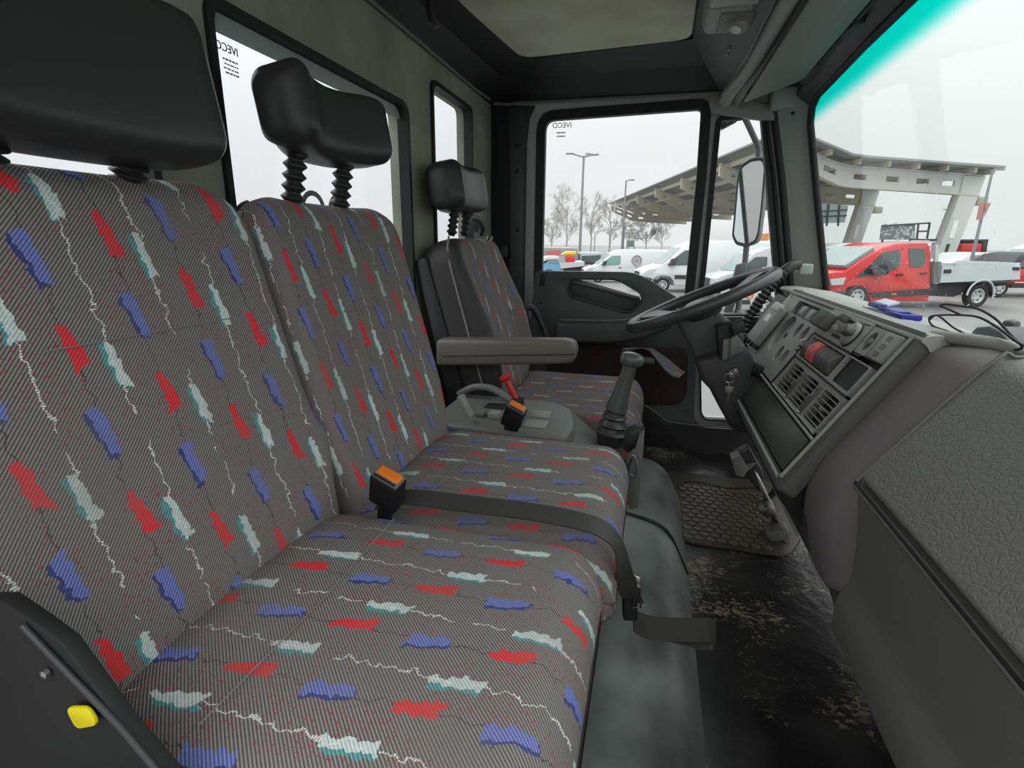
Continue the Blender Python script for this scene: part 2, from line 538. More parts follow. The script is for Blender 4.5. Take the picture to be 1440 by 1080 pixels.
# ---- the woven seat fabric: red, blue and white-and-teal dashes, fine white zigzag threads, diagonal twill
def frgb(r, g, b): return irgb(r, g, b, 1.5)
def fabric(name, worn=0.0):
    m = bpy.data.materials.new(name)
    m.use_nodes = True
    nt = m.node_tree
    N, LK = nt.nodes, nt.links
    bs = N['Principled BSDF']
    bs.inputs['Roughness'].default_value = 0.9
    bs.inputs['Specular IOR Level'].default_value = 0.25
    def put(sock, v):
        if isinstance(v, (int, float)): sock.default_value = v
        else: LK.new(v, sock)
    def M(op, a, b=None, c=None):
        n = N.new('ShaderNodeMath'); n.operation = op
        put(n.inputs[0], a)
        if b is not None: put(n.inputs[1], b)
        if c is not None: put(n.inputs[2], c)
        return n.outputs[0]
    def mixc(f, a, b):
        n = N.new('ShaderNodeMix'); n.data_type = 'RGBA'
        put(n.inputs[0], f)
        for s, v in ((6, a), (7, b)):
            if isinstance(v, tuple): n.inputs[s].default_value = v
            else: LK.new(v, n.inputs[s])
        return n.outputs[2]
    def noise_(vec, scale, detail=2):
        n = N.new('ShaderNodeTexNoise')
        n.inputs['Scale'].default_value = scale
        n.inputs['Detail'].default_value = detail
        LK.new(vec, n.inputs['Vector'])
        return n.outputs[0]
    uv = N.new('ShaderNodeUVMap'); uv.uv_map = 'UVMap'
    sp = N.new('ShaderNodeSeparateXYZ'); LK.new(uv.outputs[0], sp.inputs[0])
    U, V = sp.outputs[0], sp.outputs[1]
    W, H = 0.074, 0.165
    j1 = M('MULTIPLY', M('SUBTRACT', noise_(uv.outputs[0], 95, 3), 0.5), 0.016)
    j2 = M('MULTIPLY', M('SUBTRACT', noise_(uv.outputs[0], 34, 1), 0.5), 0.012)
    uj = M('ADD', M('ADD', U, j1), 10 * W)
    uc = M('DIVIDE', uj, W)
    ci = M('FLOOR', uc)
    fu = M('MULTIPLY', M('SUBTRACT', uc, ci), W)
    jv = M('MULTIPLY', M('SUBTRACT', noise_(uv.outputs[0], 70, 3), 0.5), 0.026)
    vv = M('ADD', M('ADD', V, jv), M('MULTIPLY', M('FRACT', M('MULTIPLY', ci, 0.37)), H))
    vc = M('DIVIDE', M('ADD', vv, 20 * H), H)
    fv = M('MULTIPLY', M('FRACT', vc), H)
    def dash(cx, cy, hw, hh, skew, taper=0.0):
        if taper:
            hw = M('MULTIPLY_ADD', M('SUBTRACT', fv, cy), taper * hw / hh, hw)
        dx = M('ABSOLUTE', M('ADD', M('SUBTRACT', fu, cx), M('MULTIPLY', M('SUBTRACT', fv, cy), skew)))
        dy = M('ABSOLUTE', M('SUBTRACT', fv, cy))
        return M('MULTIPLY', M('LESS_THAN', dx, hw), M('LESS_THAN', dy, hh))
    red1 = dash(0.058, 0.040, 0.0066, 0.022, 0.16, -0.3)
    red = red1
    blue = dash(0.056, 0.122, 0.0062, 0.023, 0.15, 0.2)
    bdark = dash(0.0525, 0.120, 0.0062, 0.023, 0.15, 0.2)
    white = dash(0.0165, 0.078, 0.0052, 0.024, 0.10, -0.3)
    teal = dash(0.0135, 0.076, 0.0060, 0.023, 0.10)
    # zigzag thread: wanders about the white column
    zz = N.new('ShaderNodeCombineXYZ'); LK.new(M('MULTIPLY', ci, 3.1), zz.inputs[0]); LK.new(V, zz.inputs[1])
    zn = M('MULTIPLY', M('SUBTRACT', noise_(zz.outputs[0], 48, 3), 0.5), 0.022)
    dz = M('ABSOLUTE', M('SUBTRACT', M('SUBTRACT', fu, 0.0165), zn))
    dots = M('GREATER_THAN', M('FRACT', M('MULTIPLY', V, 410.0)), 0.28)
    gate = M('GREATER_THAN', noise_(zz.outputs[0], 22, 1), 0.42)
    thread = M('MULTIPLY', M('MULTIPLY', M('LESS_THAN', dz, 0.00085), dots), gate)
    zz2 = N.new('ShaderNodeCombineXYZ'); LK.new(M('MULTIPLY', ci, 7.7), zz2.inputs[0]); LK.new(V, zz2.inputs[1])
    zn2 = M('MULTIPLY', M('SUBTRACT', noise_(zz2.outputs[0], 36, 3), 0.5), 0.022)
    dz2 = M('ABSOLUTE', M('SUBTRACT', M('SUBTRACT', fu, 0.056), zn2))
    thread_dk = M('LESS_THAN', dz2, 0.0006)
    # red flecks
    fl = M('MULTIPLY', M('GREATER_THAN', noise_(uv.outputs[0], 330, 1), 0.63), M('GREATER_THAN', noise_(uv.outputs[0], 17, 2), 0.50))
    tw = M('ADD', M('MULTIPLY', M('SINE', M('MULTIPLY', M('SUBTRACT', U, V), 2 * PI / 0.0040)), 0.5), 0.5)
    base = mixc(tw, frgb(64, 61, 61), frgb(130, 124, 123))
    base = mixc(M('MULTIPLY', fl, 0.75), base, frgb(140, 44, 46))
    base = mixc(M('MULTIPLY', thread_dk, 0.7), base, frgb(40, 40, 44))
    def shade(col_a, col_b): return mixc(tw, col_a, col_b)
    c = mixc(bdark, base, shade(frgb(44, 50, 92), frgb(62, 70, 120)))
    c = mixc(blue, c, shade(frgb(66, 74, 128), frgb(116, 124, 178)))
    c = mixc(red, c, shade(frgb(176, 36, 44), frgb(206, 62, 66)))
    c = mixc(teal, c, shade(frgb(44, 104, 108), frgb(96, 150, 150)))
    c = mixc(white, c, shade(frgb(138, 158, 156), frgb(216, 224, 222)))
    c = mixc(thread, c, frgb(205, 205, 202))
    # wear: a greyish brown soiling on the flats
    soil = noise_(uv.outputs[0], 7, 4)
    sm = N.new('ShaderNodeMapRange'); sm.inputs['From Min'].default_value = 0.45; sm.inputs['From Max'].default_value = 0.75
    sm.inputs['To Max'].default_value = 0.5
    LK.new(soil, sm.inputs['Value'])
    c = mixc(sm.outputs[0], c, frgb(100, 93, 87))
    if worn: c = mixc(worn, c, frgb(84, 79, 75))
    LK.new(c, bs.inputs['Base Color'])
    bp = N.new('ShaderNodeBump'); bp.inputs['Strength'].default_value = 0.25; bp.inputs['Distance'].default_value = 0.001
    LK.new(tw, bp.inputs['Height']); LK.new(bp.outputs[0], bs.inputs['Normal'])
    return m
M_fab = fabric('woven_seat_fabric')
M_fab_worn = fabric('soiled_seat_fabric', .22)
M_fab_old = fabric('worn_driver_fabric', .45)

# ------------------------------------------------------------------ cab shell (setting); x forward, y to the driver's side, z up; ground z = 0
YD = 2.15      # driver's door plane
XR = -0.65     # rear wall plane
ZF = 1.10      # cab floor
def st(o): return tag(o, kind='structure')

# ground
def ground_mat():
    m = mat('wet_asphalt', rgb(104, 105, 104), 0.42, bump=(6, 0.4), var=(0.6, rgb(124, 125, 124)))
    return m
st(box('ground', (-150, -40, -0.2), (150, 260, 0.0), ground_mat(), bev=0))

# rear wall with three windows
RW = XR
ww = [(RW, .17, 1.62), (RW, .60, 1.62), (RW, .60, 2.20), (RW, .17, 2.20)]
w2 = [(-0.65, 0.747, 2.219), (-0.65, 1.383, 2.218)]
w2 = [(RW, .728, 1.60), (RW, 1.376, 1.60), (RW, 1.376, 2.232), (RW, .728, 2.232)]
w3 = [(RW, 1.545, 1.62), (RW, 1.885, 1.62), (RW, 1.885, 2.333), (RW, 1.545, 2.333)]
w1r, w2r, w3r = round_poly(ww, .05), round_poly(w2, [.05, .05, .04, .03]), round_poly(w3, .03)
rear = st(holed('wall_rear', [(RW, -.05, ZF), (RW, 2.2, ZF), (RW, 2.2, 2.46), (RW, -.05, 2.46)], [w1r, w2r, w3r], (-.05, 0, 0), M_felt))
def seal_ring(name, loop, r, m, parent=None, flat=None):
    return tube(name, loop, r, m, parent, n=8, closed=True)
for i, (lp, nm) in enumerate(((w1r, 'window_1'), (w2r, 'window_2'), (w3r, 'window_3'))):
    win = st(plate(nm, [(p[0] - .014, p[1], p[2]) for p in lp], (-.004, 0, 0), G_rear, bev=0))
    off = .006
    cy = sum(p[1] for p in lp) / len(lp); cz = sum(p[2] for p in lp) / len(lp)
    outer = [Vector((RW + .008, p[1] + math.copysign(off, p[1] - cy), p[2] + math.copysign(off, p[2] - cz))) for p in lp]
    inner = [Vector((RW + .008, p[1] - math.copysign(off, p[1] - cy), p[2] - math.copysign(off, p[2] - cz))) for p in lp]
    ring('window_seal', outer, inner, (-.03, 0, 0), M_black, win)
    if i == 1:
        yy = (.740, 1.366)
        box('shade_strip', (RW - .0135, yy[0], 2.198), (RW - .0125, yy[1], 2.229), mat('shade_strip', rgb(165, 168, 168), .5), win, bev=0)
        text('glass_print', 'IVECO', .0165, (RW - .0125, .800, 2.176), (0, -1, 0), (0, 0, 1), M_text, win, align='LEFT')
        print_rows((RW - .0125, .796, 2.164), (0, -1, 0), .0062, [(.030, .0025), (.028, .002), (.030, .002), (.027, .0025)], M_textg, win, (1, 0, 0))
        text('glass_letters', 'OO', .11, (RW - .0125, 1.10, 1.915), (0, -1, 0), (0, 0, 1), M_textg, win, align='LEFT')
# driver's side wall with door openings
pane1 = [(-0.451, 2.15, 2.352), (0.133, 2.15, 2.366), (0.14, 2.15, 2.127), (0.137, 2.15, 1.657), (-0.45, 2.15, 1.633)]
pane2 = [(0.178, 2.15, 2.323), (0.327, 2.15, 2.33), (0.459, 2.15, 1.702), (0.454, 2.15, 1.633), (0.172, 2.15, 1.62), (0.18, 2.15, 1.799)]
pane3 = [(0.207, 2.15, 1.425), (0.327, 2.15, 1.433), (0.351, 2.15, 1.216), (0.244, 2.15, 1.211), (0.228, 2.15, 1.237)]
p1r = round_poly(pane1, [.05, .03, .02, .02, .02])
p2r = round_poly(pane2, .02)
p3r = round_poly(pane3, .015)
side_out = [(-0.657, 2.15, 2.472), (0.352, 2.15, 2.417), (0.546, 2.15, 1.574), (0.576, 2.15, 1.093), (-0.658, 2.15, 0.947)]
side_out = [(-.70, YD, ZF - .1), (.62, YD, ZF - .1), (.60, YD, 1.70), (.36, YD, 2.46), (-.70, YD, 2.46)]
wl_ = st(holed('wall_left', side_out, [p1r, p2r, p3r], (0, .04, 0), M_paint))
def shrink(lp, d):
    lp = [Vector(p) for p in lp]
    n = len(lp); out = []
    nrm = Vector((0, 0, 0))
    for i in range(n): nrm += lp[i - 1].cross(lp[i])
    nrm.normalize()
    for i in range(n):
        a, b, c = lp[i - 1], lp[i], lp[(i + 1) % n]
        e1, e2 = (b - a), (c - b)
        if e1.length < 1e-7: e1 = e2
        if e2.length < 1e-7: e2 = e1
        m_ = (nrm.cross(e1.normalized()) + nrm.cross(e2.normalized()))
        if m_.length < 1e-6: m_ = nrm.cross(e1)
        m_.normalize()
        k = max(0.5, m_.dot(nrm.cross(e1.normalized())))
        out.append(b + m_ * (d / k))
    return out
for lp, nm, dd, do in ((p1r, 'window_4', .014, .02), (p2r, 'window_5', .012, .006), (p3r, 'window_6', .004, .002)):
    win = st(plate(nm, [(p[0], YD + .016, p[2]) for p in lp], (0, .004, 0), G_side, bev=0))
    inn, oo = shrink(lp, dd), shrink(lp, -do)
    ring('window_seal', [Vector((p.x, YD - .014, p.z)) for p in oo], [Vector((p.x, YD - .014, p.z)) for p in inn], (0, .03, 0), M_black, win)
    if nm == 'window_4':
        t0 = (-0.414, 2.164, 2.316)
        text('glass_print', 'IVECO', .026, (t0[0] + .036, YD + .0155, t0[2]), (-1, 0, 0), (0, 0, 1), M_text, win)
        print_rows((t0[0] + .050, YD + .0155, t0[2] - .020), (-1, 0, 0), .0125, [(.034, .005), (.032, .005)], M_textg, win, (0, -1, 0))
# dark cladding round the door opening: B pillar trim, header cove
bp_ = [(-0.651, 2.13, 2.399), (-0.478, 2.13, 2.39), (-0.499, 2.13, 2.35), (-0.509, 2.13, 2.264), (-0.509, 2.13, 1.61), (-0.49, 2.13, 1.241), (-0.652, 2.13, 1.227)]
st(plate('trim_1', bp_, (0, .02, 0), M_dark2, bev=.004))
bt = [(-0.569, 2.1, 2.379), (-0.509, 2.1, 2.381), (-0.511, 2.1, 1.613), (-0.562, 2.1, 1.611)]
st(plate('trim_2', bt, (0, .03, 0), M_dark, bev=.006))
for (u_p) in [(-0.537, 2.1, 2.245), (-0.536, 2.1, 2.156), (-0.53, 2.1, 1.941)]:
    lathe('trim_screw', [(.0, -.004), (.006, -.003), (.009, 0)], u_p, (0, 1, 0), M_dark2, bpy.data.objects['trim_2'], 12)
# floor, step, engine hump
def floor_mat():
    m = mat('dirty_rubber_floor', rgb(32, 32, 33), 0.28, bump=(34, 0.9), var=(5, rgb(64, 63, 62)))
    nt = m.node_tree
    b = nt.nodes['Principled BSDF']
    tc = [n for n in nt.nodes if n.type == 'TEX_COORD'][0]
    mp = nt.nodes.new('ShaderNodeMapping'); mp.inputs['Scale'].default_value = (1, 1.6, 1); mp.inputs['Rotation'].default_value = (0, 0, .6)
    nt.links.new(tc.outputs['Object'], mp.inputs[0])
    n = nt.nodes.new('ShaderNodeTexNoise'); n.inputs['Scale'].default_value = 55; n.inputs['Detail'].default_value = 4; n.inputs['Distortion'].default_value = 1.5
    nt.links.new(mp.outputs[0], n.inputs['Vector'])
    n2 = nt.nodes.new('ShaderNodeTexNoise'); n2.inputs['Scale'].default_value = 7
    nt.links.new(tc.outputs['Object'], n2.inputs['Vector'])
    mu = nt.nodes.new('ShaderNodeMath'); mu.operation = 'MULTIPLY'
    nt.links.new(n.outputs[0], mu.inputs[0]); nt.links.new(n2.outputs[0], mu.inputs[1])
    mr = nt.nodes.new('ShaderNodeMapRange'); mr.inputs['From Min'].default_value = .305; mr.inputs['From Max'].default_value = .40
    nt.links.new(mu.outputs[0], mr.inputs['Value'])
    mx = nt.nodes.new('ShaderNodeMix'); mx.data_type = 'RGBA'
    old = b.inputs['Base Color'].links[0].from_socket
    nt.links.new(old, mx.inputs[6]); mx.inputs[7].default_value = rgb(150, 138, 118)
    nt.links.new(mr.outputs[0], mx.inputs[0]); nt.links.new(mx.outputs[2], b.inputs['Base Color'])
    return m
M_floor = floor_mat()
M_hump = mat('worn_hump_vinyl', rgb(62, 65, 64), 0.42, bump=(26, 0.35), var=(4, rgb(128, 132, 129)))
st(box('floor', (-.70, -.10, ZF - .08), (.95, 2.19, ZF), M_floor, bev=0))
def extrude_y(name, prof, ys, m, parent=None, angle=38, scale=None, caps=True):
    """prof (x, z) closed loop run along y; scale(i) -> list of (x, z) for that station"""
    vs, fs = [], []
    n = len(prof)
    for i, y in enumerate(ys):
        pr = scale(i, y) if scale else prof
        for x, z in pr: vs.append((x, y, z))
    for i in range(len(ys) - 1):
        for k in range(n):
            l = (k + 1) % n
            fs.append((i * n + k, i * n + l, (i + 1) * n + l, (i + 1) * n + k))
    if caps:
        fs.append(tuple(range(n))); fs.append(tuple((len(ys) - 1) * n + k for k in range(n)))
    return mesh(name, vs, fs, m, parent, angle=angle)
def fil(pts, r, n=5):
    return [(p.x, p.y) for p in round_poly([(a, b, 0) for a, b in pts], r, n)]
hump_prof = fil([(-.60, ZF), (-.60, 1.255), (-.03, 1.255), (.085, 1.225), (.142, ZF)], [0, 0, .05, .09, .0], 6)
def hump_sc(i, y):
    ys_ = HY; f = 1.0
    if y > 1.56:
        k = (y - 1.56) / .13
        f = math.sqrt(max(0, 1 - k * k)) * .55 + .45 if k < 1 else .45
    return [(x if x < 0 else x * (.55 + .45 * f), ZF + (z - ZF) * f) for x, z in hump_prof]
HY = [-.05, .35, .8, 1.195, 1.2, 1.203, 1.208, 1.4, 1.56, 1.60, 1.63, 1.655, 1.675, 1.688]
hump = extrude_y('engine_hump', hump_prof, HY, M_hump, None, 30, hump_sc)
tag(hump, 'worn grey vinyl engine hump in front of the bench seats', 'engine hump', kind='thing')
tube('seam', [(-.02, 1.205, 1.254), (.045, 1.205, 1.24), (.085, 1.205, 1.215), (.115, 1.205, 1.16), (.139, 1.205, 1.11)], .004, M_black, hump, 6, smooth=4)

# headliner, coves
cl = [(-0.531, 1.433, 2.475), (-0.499, 1.891, 2.475), (0.051, 1.823, 2.475)]
cz = 2.475
ceil_lp = round_poly([(-.525, -.05, cz), (-.525, 1.42, cz), (-.468, 1.885, cz), (.055, 1.83, cz), (.03, -.05, cz)], [0, .12, .06, .05, 0])
st(plate('ceiling', ceil_lp, (0, 0, .03), M_ceil, bev=.0))
st(box('roof', (-.72, -.1, 2.515), (.5, 2.25, 2.55), M_dark, bev=0))
cove_out = [(-.66, -.05, 2.402), (-.66, 2.16, 2.402), (.20, 2.16, 2.402), (.20, -.05, 2.42)]
# coves: quads from the wall heads up to the headliner, plus header
def quad_strip(name, A, B, m, parent=None, thick=(0, 0, .012)):
    vs = [Vector(p) for p in A] + [Vector(p) for p in B]
    n = len(A)
    fs = [(i, i + 1, n + i + 1, n + i) for i in range(n - 1)]
    t = Vector(thick)
    vs2 = vs + [v + t for v in vs]
    N = len(vs)
    f2 = fs + [tuple(N + j for j in reversed(f)) for f in fs]
    loop = list(range(n)) + list(range(2 * n - 1, n - 1, -1))
    for i in range(len(loop)):
        a, b = loop[i], loop[(i + 1) % len(loop)]
        f2.append((a, b, N + b, N + a))
    return mesh(name, vs2, f2, m, parent)
cr = [Vector(p) for p in ceil_lp]
inner_edge = [Vector((-.53, -.05, 2.477)), Vector((-.53, 1.36, 2.477)), Vector((-.50, 1.62, 2.477)), Vector((-.478, 1.84, 2.477)), Vector((-.43, 1.90, 2.477)), Vector((.06, 1.84, 2.477))]
wall_edge = [Vector((-.648, -.05, 2.398)), Vector((-.648, 1.45, 2.398)), Vector((-.648, 1.80, 2.398)), Vector((-.640, 2.08, 2.398)), Vector((-.56, 2.115, 2.398)), Vector((.19, 2.10, 2.392))]
midl = [(a * .45 + b * .55) + Vector((0, 0, .018)) for a, b in zip(inner_edge, wall_edge)]
vs = inner_edge + midl + wall_edge
n6 = len(inner_edge)
M_cove = mat('cove_black', rgb(24, 23, 25), .6)
cove = st(quad_strip('trim_3', inner_edge, midl, M_cove))
st(quad_strip('trim_4', midl, wall_edge, M_cove))
tube('trim_lip', [(-.642, -.05, 2.402), (-.642, 1.9, 2.402), (-.632, 2.06, 2.402)], .006, M_greyd, cove, 6)
tube('trim_lip', [(-.56, 2.112, 2.397), (.18, 2.098, 2.392)], .006, M_greyd, cove, 6)
st(box('wall_rear_head', (-.70, -.05, 2.40), (-.646, 2.19, 2.46), M_dark2, bev=0))
# coat hook hanging from the cove above the rear wall
hk = (-0.541, 1.305, 2.4)
ch = lathe('coat_hook', [(.0, .03), (.011, .03), (.011, .0), (.006, -.012), (.0, -.014)], (hk[0], hk[1], hk[2]), (0, 0, 1), M_black, None, 14)
tag(ch, 'small black coat hook hanging from the dark roof cove', 'hook')
tube('hook_tip', [(hk[0], hk[1], hk[2] - .012), (hk[0] + .006, hk[1], hk[2] - .024), (hk[0] + .016, hk[1], hk[2] - .022)], .003, M_steel, ch, 6)

# windscreen header: shelf front (black), rail, visor
hd = thing('overhead_console', (.15, 1.6, 2.4), 'grey overhead shelf above the windscreen with a black recessed front', 'overhead console')
insetF = [(.060, -.05, 2.478), (.060, 1.845, 2.478), (.160, 2.05, 2.392), (.205, 1.85, 2.385), (.205, -.05, 2.385)]
quad_strip('recess_panel', [insetF[0], insetF[1], (.165, 2.06, 2.393)], [(.200, -.05, 2.385), (.200, 1.90, 2.385), (.187, 2.06, 2.385)], M_dark2, hd)
rail_pts = [(.225, -.05, 2.378), (.225, 1.5, 2.378), (.218, 1.80, 2.376), (.196, 2.0, 2.370), (.190, 2.09, 2.362)]
tube('front_rail', rail_pts, .021, M_grey, hd, 14, smooth=4)
tube('edge_strip', [(.199, -.05, 2.380), (.199, 1.6, 2.381), (.188, 1.93, 2.379)], .0035, M_greyd, hd, 6)
quad_strip('shelf_floor', [(.222, -.05, 2.394), (.222, 1.55, 2.394), (.21, 2.10, 2.378)], [(.262, -.05, 2.386), (.262, 1.55, 2.380), (.232, 2.10, 2.345)], M_grey, hd)
for yy in (1.72, 1.76):
    box('catch', (.150, yy, 2.408), (.158, yy + .018, 2.416), M_grey, hd, bev=.001)
# door header between the side glass and the console
hp = [(0.145, 2.12, 2.403), (0.216, 2.12, 2.386), (0.343, 2.12, 2.352), (0.366, 2.12, 2.311), (0.356, 2.12, 2.301), (0.153, 2.12, 2.332), (0.139, 2.12, 2.377)]
st(plate('trim_5', hp, (0, .03, 0), M_grey, bev=.004))
# reading lamp housing on the console
lp_ = thing('reading_lamp', (.15, 1.5, 2.42), 'grey overhead reading lamp with a swivelling eyeball lens', 'lamp')
box('housing', (.070, 1.42, 2.405), (.205, 1.60, 2.485), M_grey, lp_, bev=.022, seg=4)
box('housing', (.072, 1.34, 2.402), (.203, 1.425, 2.483), mat('lamp_housing_light', rgb(150, 150, 146), .45), lp_, bev=.012, seg=3)
box('lamp_plate', (.105, 1.455, 2.401), (.195, 1.565, 2.407), M_greyd, lp_, bev=.004)
lathe('bezel', [(.0, -.006), (.028, -.006), (.036, 0), (.038, .006), (.0, .008)], (.150, 1.51, 2.402), (0, 0, 1), M_greyd, lp_, 26)
ey = lathe('eyeball', [(.0, -.017), (.012, -.016), (.021, -.011), (.026, -.004), (.027, 0), (.0, .002)], (.150, 1.51, 2.399), (.25, .3, 1), M_grey, lp_, 24)
lathe('lens', [(.0, -.0205), (.009, -.020), (.013, -.0165), (.0, -.014)], (.148, 1.506, 2.399), (.25, .3, 1), M_lens, ey, 20)

# sun visor
V0, V1, V2, V3 = Vector((.232, 1.955, 2.322)), Vector((.388, 1.935, 2.362)), Vector((.372, -.05, 2.384)), Vector((.268, -.05, 2.376))
V1 = Vector((.385, 1.90, 2.366)); 
vis = plate('sun_visor', round_poly([V0, V1, V2, V3], [.02, .03, 0, 0], 5), (.004, 0, .016), mat('visor_vinyl', rgb(120, 124, 118), .55, bump=(600, .1)), None, bev=.005)
tag(vis, 'long grey sun visor folded flat under the windscreen header', 'sun visor')
tube('hinge_rod', [(.394, 1.80, 2.372), (.382, .3, 2.392)], .006, M_black, vis, 8)
box('visor_clip', (.384, 1.47, 2.366), (.408, 1.56, 2.386), M_dark2, vis, bev=.004)
quadv = quad_strip('trim_6', [(.36, -.05, 2.392), (.36, 1.5, 2.392), (.385, 1.95, 2.372)], [(.445, -.05, 2.398), (.446, 1.5, 2.388), (.440, 1.98, 2.350)], M_dark)
st(quadv)
quadv2 = st(quad_strip('trim_7', [(.225, -.05, 2.40), (.225, 2.12, 2.388)], [(.45, -.05, 2.42), (.44, 2.12, 2.388)], M_dark2))

st(box('trim_9', (.335, 2.063, 2.33), (.452, 2.19, 2.46), M_pillar, bev=.006))
st(quad_strip('trim_10', [(.400, -.05, 2.392), (.400, 1.5, 2.385), (.405, 2.06, 2.362)], [(.452, -.05, 2.372), (.452, 1.5, 2.360), (.452, 2.06, 2.325)], M_dark, thick=(0, 0, .05)))
# windscreen: glass, black seal, A pillar
ws_b = [(.592, 2.055, 1.712), (.565, 1.6, 1.728), (.535, 1.15, 1.740), (.520, .7, 1.745), (.515, -.05, 1.750)]
ws_t = [(.4475, 2.055, 2.345), (.4455, 1.6, 2.365), (.4445, 1.15, 2.372), (.4445, .7, 2.376), (.4445, -.05, 2.380)]
wg = st(quad_strip('window_7', ws_b, ws_t, G_wind, thick=(.004, 0, 0)))
for ob in (wg,): pass
loop_ws = [(.447, -.05, 2.372), (.447, .7, 2.370), (.447, 1.15, 2.366), (.447, 1.6, 2.358)] + \
          [(.447, 1.97, 2.340), (.450, 2.035, 2.318), (.456, 2.052, 2.275)] + [(.50, 2.054, 2.09), (.545, 2.055, 1.90), (.588, 2.053, 1.725)] + \
          [(.592, 2.02, 1.706), (.562, 1.6, 1.722), (.534, 1.15, 1.733), (.520, .7, 1.737), (.515, -.05, 1.742)]
tube('screen_seal', loop_ws, .011, M_black, wg, 8)
bm = bmesh.new()
rnd_ = random.Random(5)
for k in range(240):
    fy = rnd_.choice((rnd_.gauss(1.35, .28), rnd_.uniform(.85, 2.0)))
    fz = min(.98, abs(rnd_.gauss(.0, .22)) + .03)
    if not .8 < fy < 2.02: continue
    i_ = [j for j in range(4) if ws_b[j][1] >= fy >= ws_b[j + 1][1]]
    if not i_: continue
    j = i_[0]; tq = (ws_b[j][1] - fy) / (ws_b[j][1] - ws_b[j + 1][1])
    b_ = Vector(ws_b[j]).lerp(Vector(ws_b[j + 1]), tq); t_ = Vector(ws_t[j]).lerp(Vector(ws_t[j + 1]), tq)
    c_ = b_.lerp(t_, fz) + Vector((.005, 0, 0))
    rr_ = rnd_.uniform(.0004, .0012)
    bmesh.ops.create_icosphere(bm, subdivisions=1, radius=rr_, matrix=Matrix.Translation(c_))
tag(bm_obj('rain_drops', bm, mat('drop_white', rgb(236, 238, 238), .1), wg), kind='stuff')
ap = [(0.348, 2.13, 2.343), (0.405, 2.13, 2.12), (0.499, 2.13, 1.675), (0.513, 2.13, 1.575)]
aq = [(.452, 2.062, 2.335), (.487, 2.062, 2.15), (.592, 2.062, 1.70), (.60, 2.062, 1.62)]
apl = st(quad_strip('trim_8', ap, aq, M_pillar, thick=(.01, .03, 0)))
ar = [(a[0] - .008, YD - .005, a[2]) for a in ap]
tube('pillar_seal', [(p[0] + .006, 2.132, p[2]) for p in ap], .014, M_dark2, apl, 8)
tube('pillar_lip', [(p[0] - .022, 2.134, p[2]) for p in ap], .006, M_black, apl, 8)
pl2 = [(0.38, 2.105, 2.318), (0.433, 2.08, 2.315)]
lathe('pillar_screw', [(.0, -.004), (.0045, -.003), (.006, 0)], (0.406, 2.085, 2.315), (.6, .8, 0), M_black, apl, 12)

# ------------------------------------------------------------------ driver's door: card, recess, armrest pocket, fabric panel
dr = thing('door_1', (-.1, 2.1, 1.3), None, None)
tag(dr, kind='structure')
YC = 2.09
card = [(-0.453, 2.09, 1.784), (-0.08, 2.09, 1.788), (-0.015, 2.09, 1.765), (0.048, 2.09, 1.725), (0.183, 2.09, 1.645), (0.247, 2.09, 1.632), (0.429, 2.09, 1.64), (0.473, 2.09, 1.58), (0.56, 2.09, 1.115), (0.609, 2.09, 0.753), (-0.026, 2.09, 0.647), (-0.477, 2.09, 0.993), (-0.472, 2.09, 1.558)]
rec = [(-0.312, 2.09, 1.754), (-0.131, 2.09, 1.757), (-0.043, 2.09, 1.711), (-0.035, 2.09, 1.676), (-0.064, 2.09, 1.642), (-0.091, 2.09, 1.636), (-0.315, 2.09, 1.691), (-0.325, 2.09, 1.724)]
hole3 = [(0.184, 2.09, 1.482), (0.338, 2.09, 1.491), (0.371, 2.09, 1.2), (0.241, 2.09, 1.193), (0.201, 2.09, 1.224)]
holed('door_card', round_poly(card, [.02, .03, .05, .05, .03, .0, .02, .02, 0, 0, 0, 0, 0]), [round_poly(rec, [.02, .03, .03, .02, .02, .02, .03, .02]), round_poly(hole3, .02)], (0, .03, 0), M_door, dr, bev=.006, seg=3)
# recess behind the grip: lower half closed, upper half open to the glass
rb = [(-0.335, 2.125, 1.752), (-0.281, 2.125, 1.753), (-0.045, 2.125, 1.694), (-0.029, 2.125, 1.659), (-0.081, 2.125, 1.623), (-0.326, 2.125, 1.676)]
plate('recess_back', rb, (0, .01, 0), M_door, dr, bev=.002)
gb = [(-0.307, 2.112, 1.745), (-0.179, 2.106, 1.719), (-0.044, 2.11, 1.688)]
tube('grip_ledge', gb, .007, M_greyd, dr, 10)
rim = [(-0.32, 2.088, 1.73), (-0.309, 2.088, 1.757), (-0.131, 2.088, 1.76), (-0.04, 2.088, 1.711), (-0.032, 2.088, 1.677), (-0.062, 2.088, 1.64), (-0.091, 2.088, 1.633), (-0.315, 2.088, 1.688)]
tube('recess_rim', round_poly(rim, .015), .0035, M_dark, dr, 6, closed=True)
# armrest moulding with rounded end
arm = [(-0.358, 2.09, 1.593), (-0.227, 2.09, 1.596), (-0.089, 2.09, 1.605), (0.016, 2.09, 1.635), (0.096, 2.09, 1.673), (0.12, 2.09, 1.642), (0.073, 2.09, 1.586), (-0.03, 2.09, 1.539), (-0.133, 2.09, 1.519), (-0.355, 2.09, 1.512)]
plate('door_armrest', round_poly(arm, .02), (0, -.06, 0), M_door, dr, bev=.014, seg=4)
led = [(-0.337, 2.035, 1.601), (-0.22, 2.03, 1.605), (-0.086, 2.03, 1.614), (0.016, 2.03, 1.643), (0.089, 2.04, 1.676)]
tube('armrest_lip', led, .004, M_greyd, dr, 8, smooth=4)
low = [(-0.114, 2.085, 1.571), (0.047, 2.085, 1.58), (0.191, 2.085, 1.565), (0.194, 2.085, 1.533), (0.131, 2.085, 1.515), (-0.015, 2.085, 1.518), (-0.084, 2.085, 1.534)]
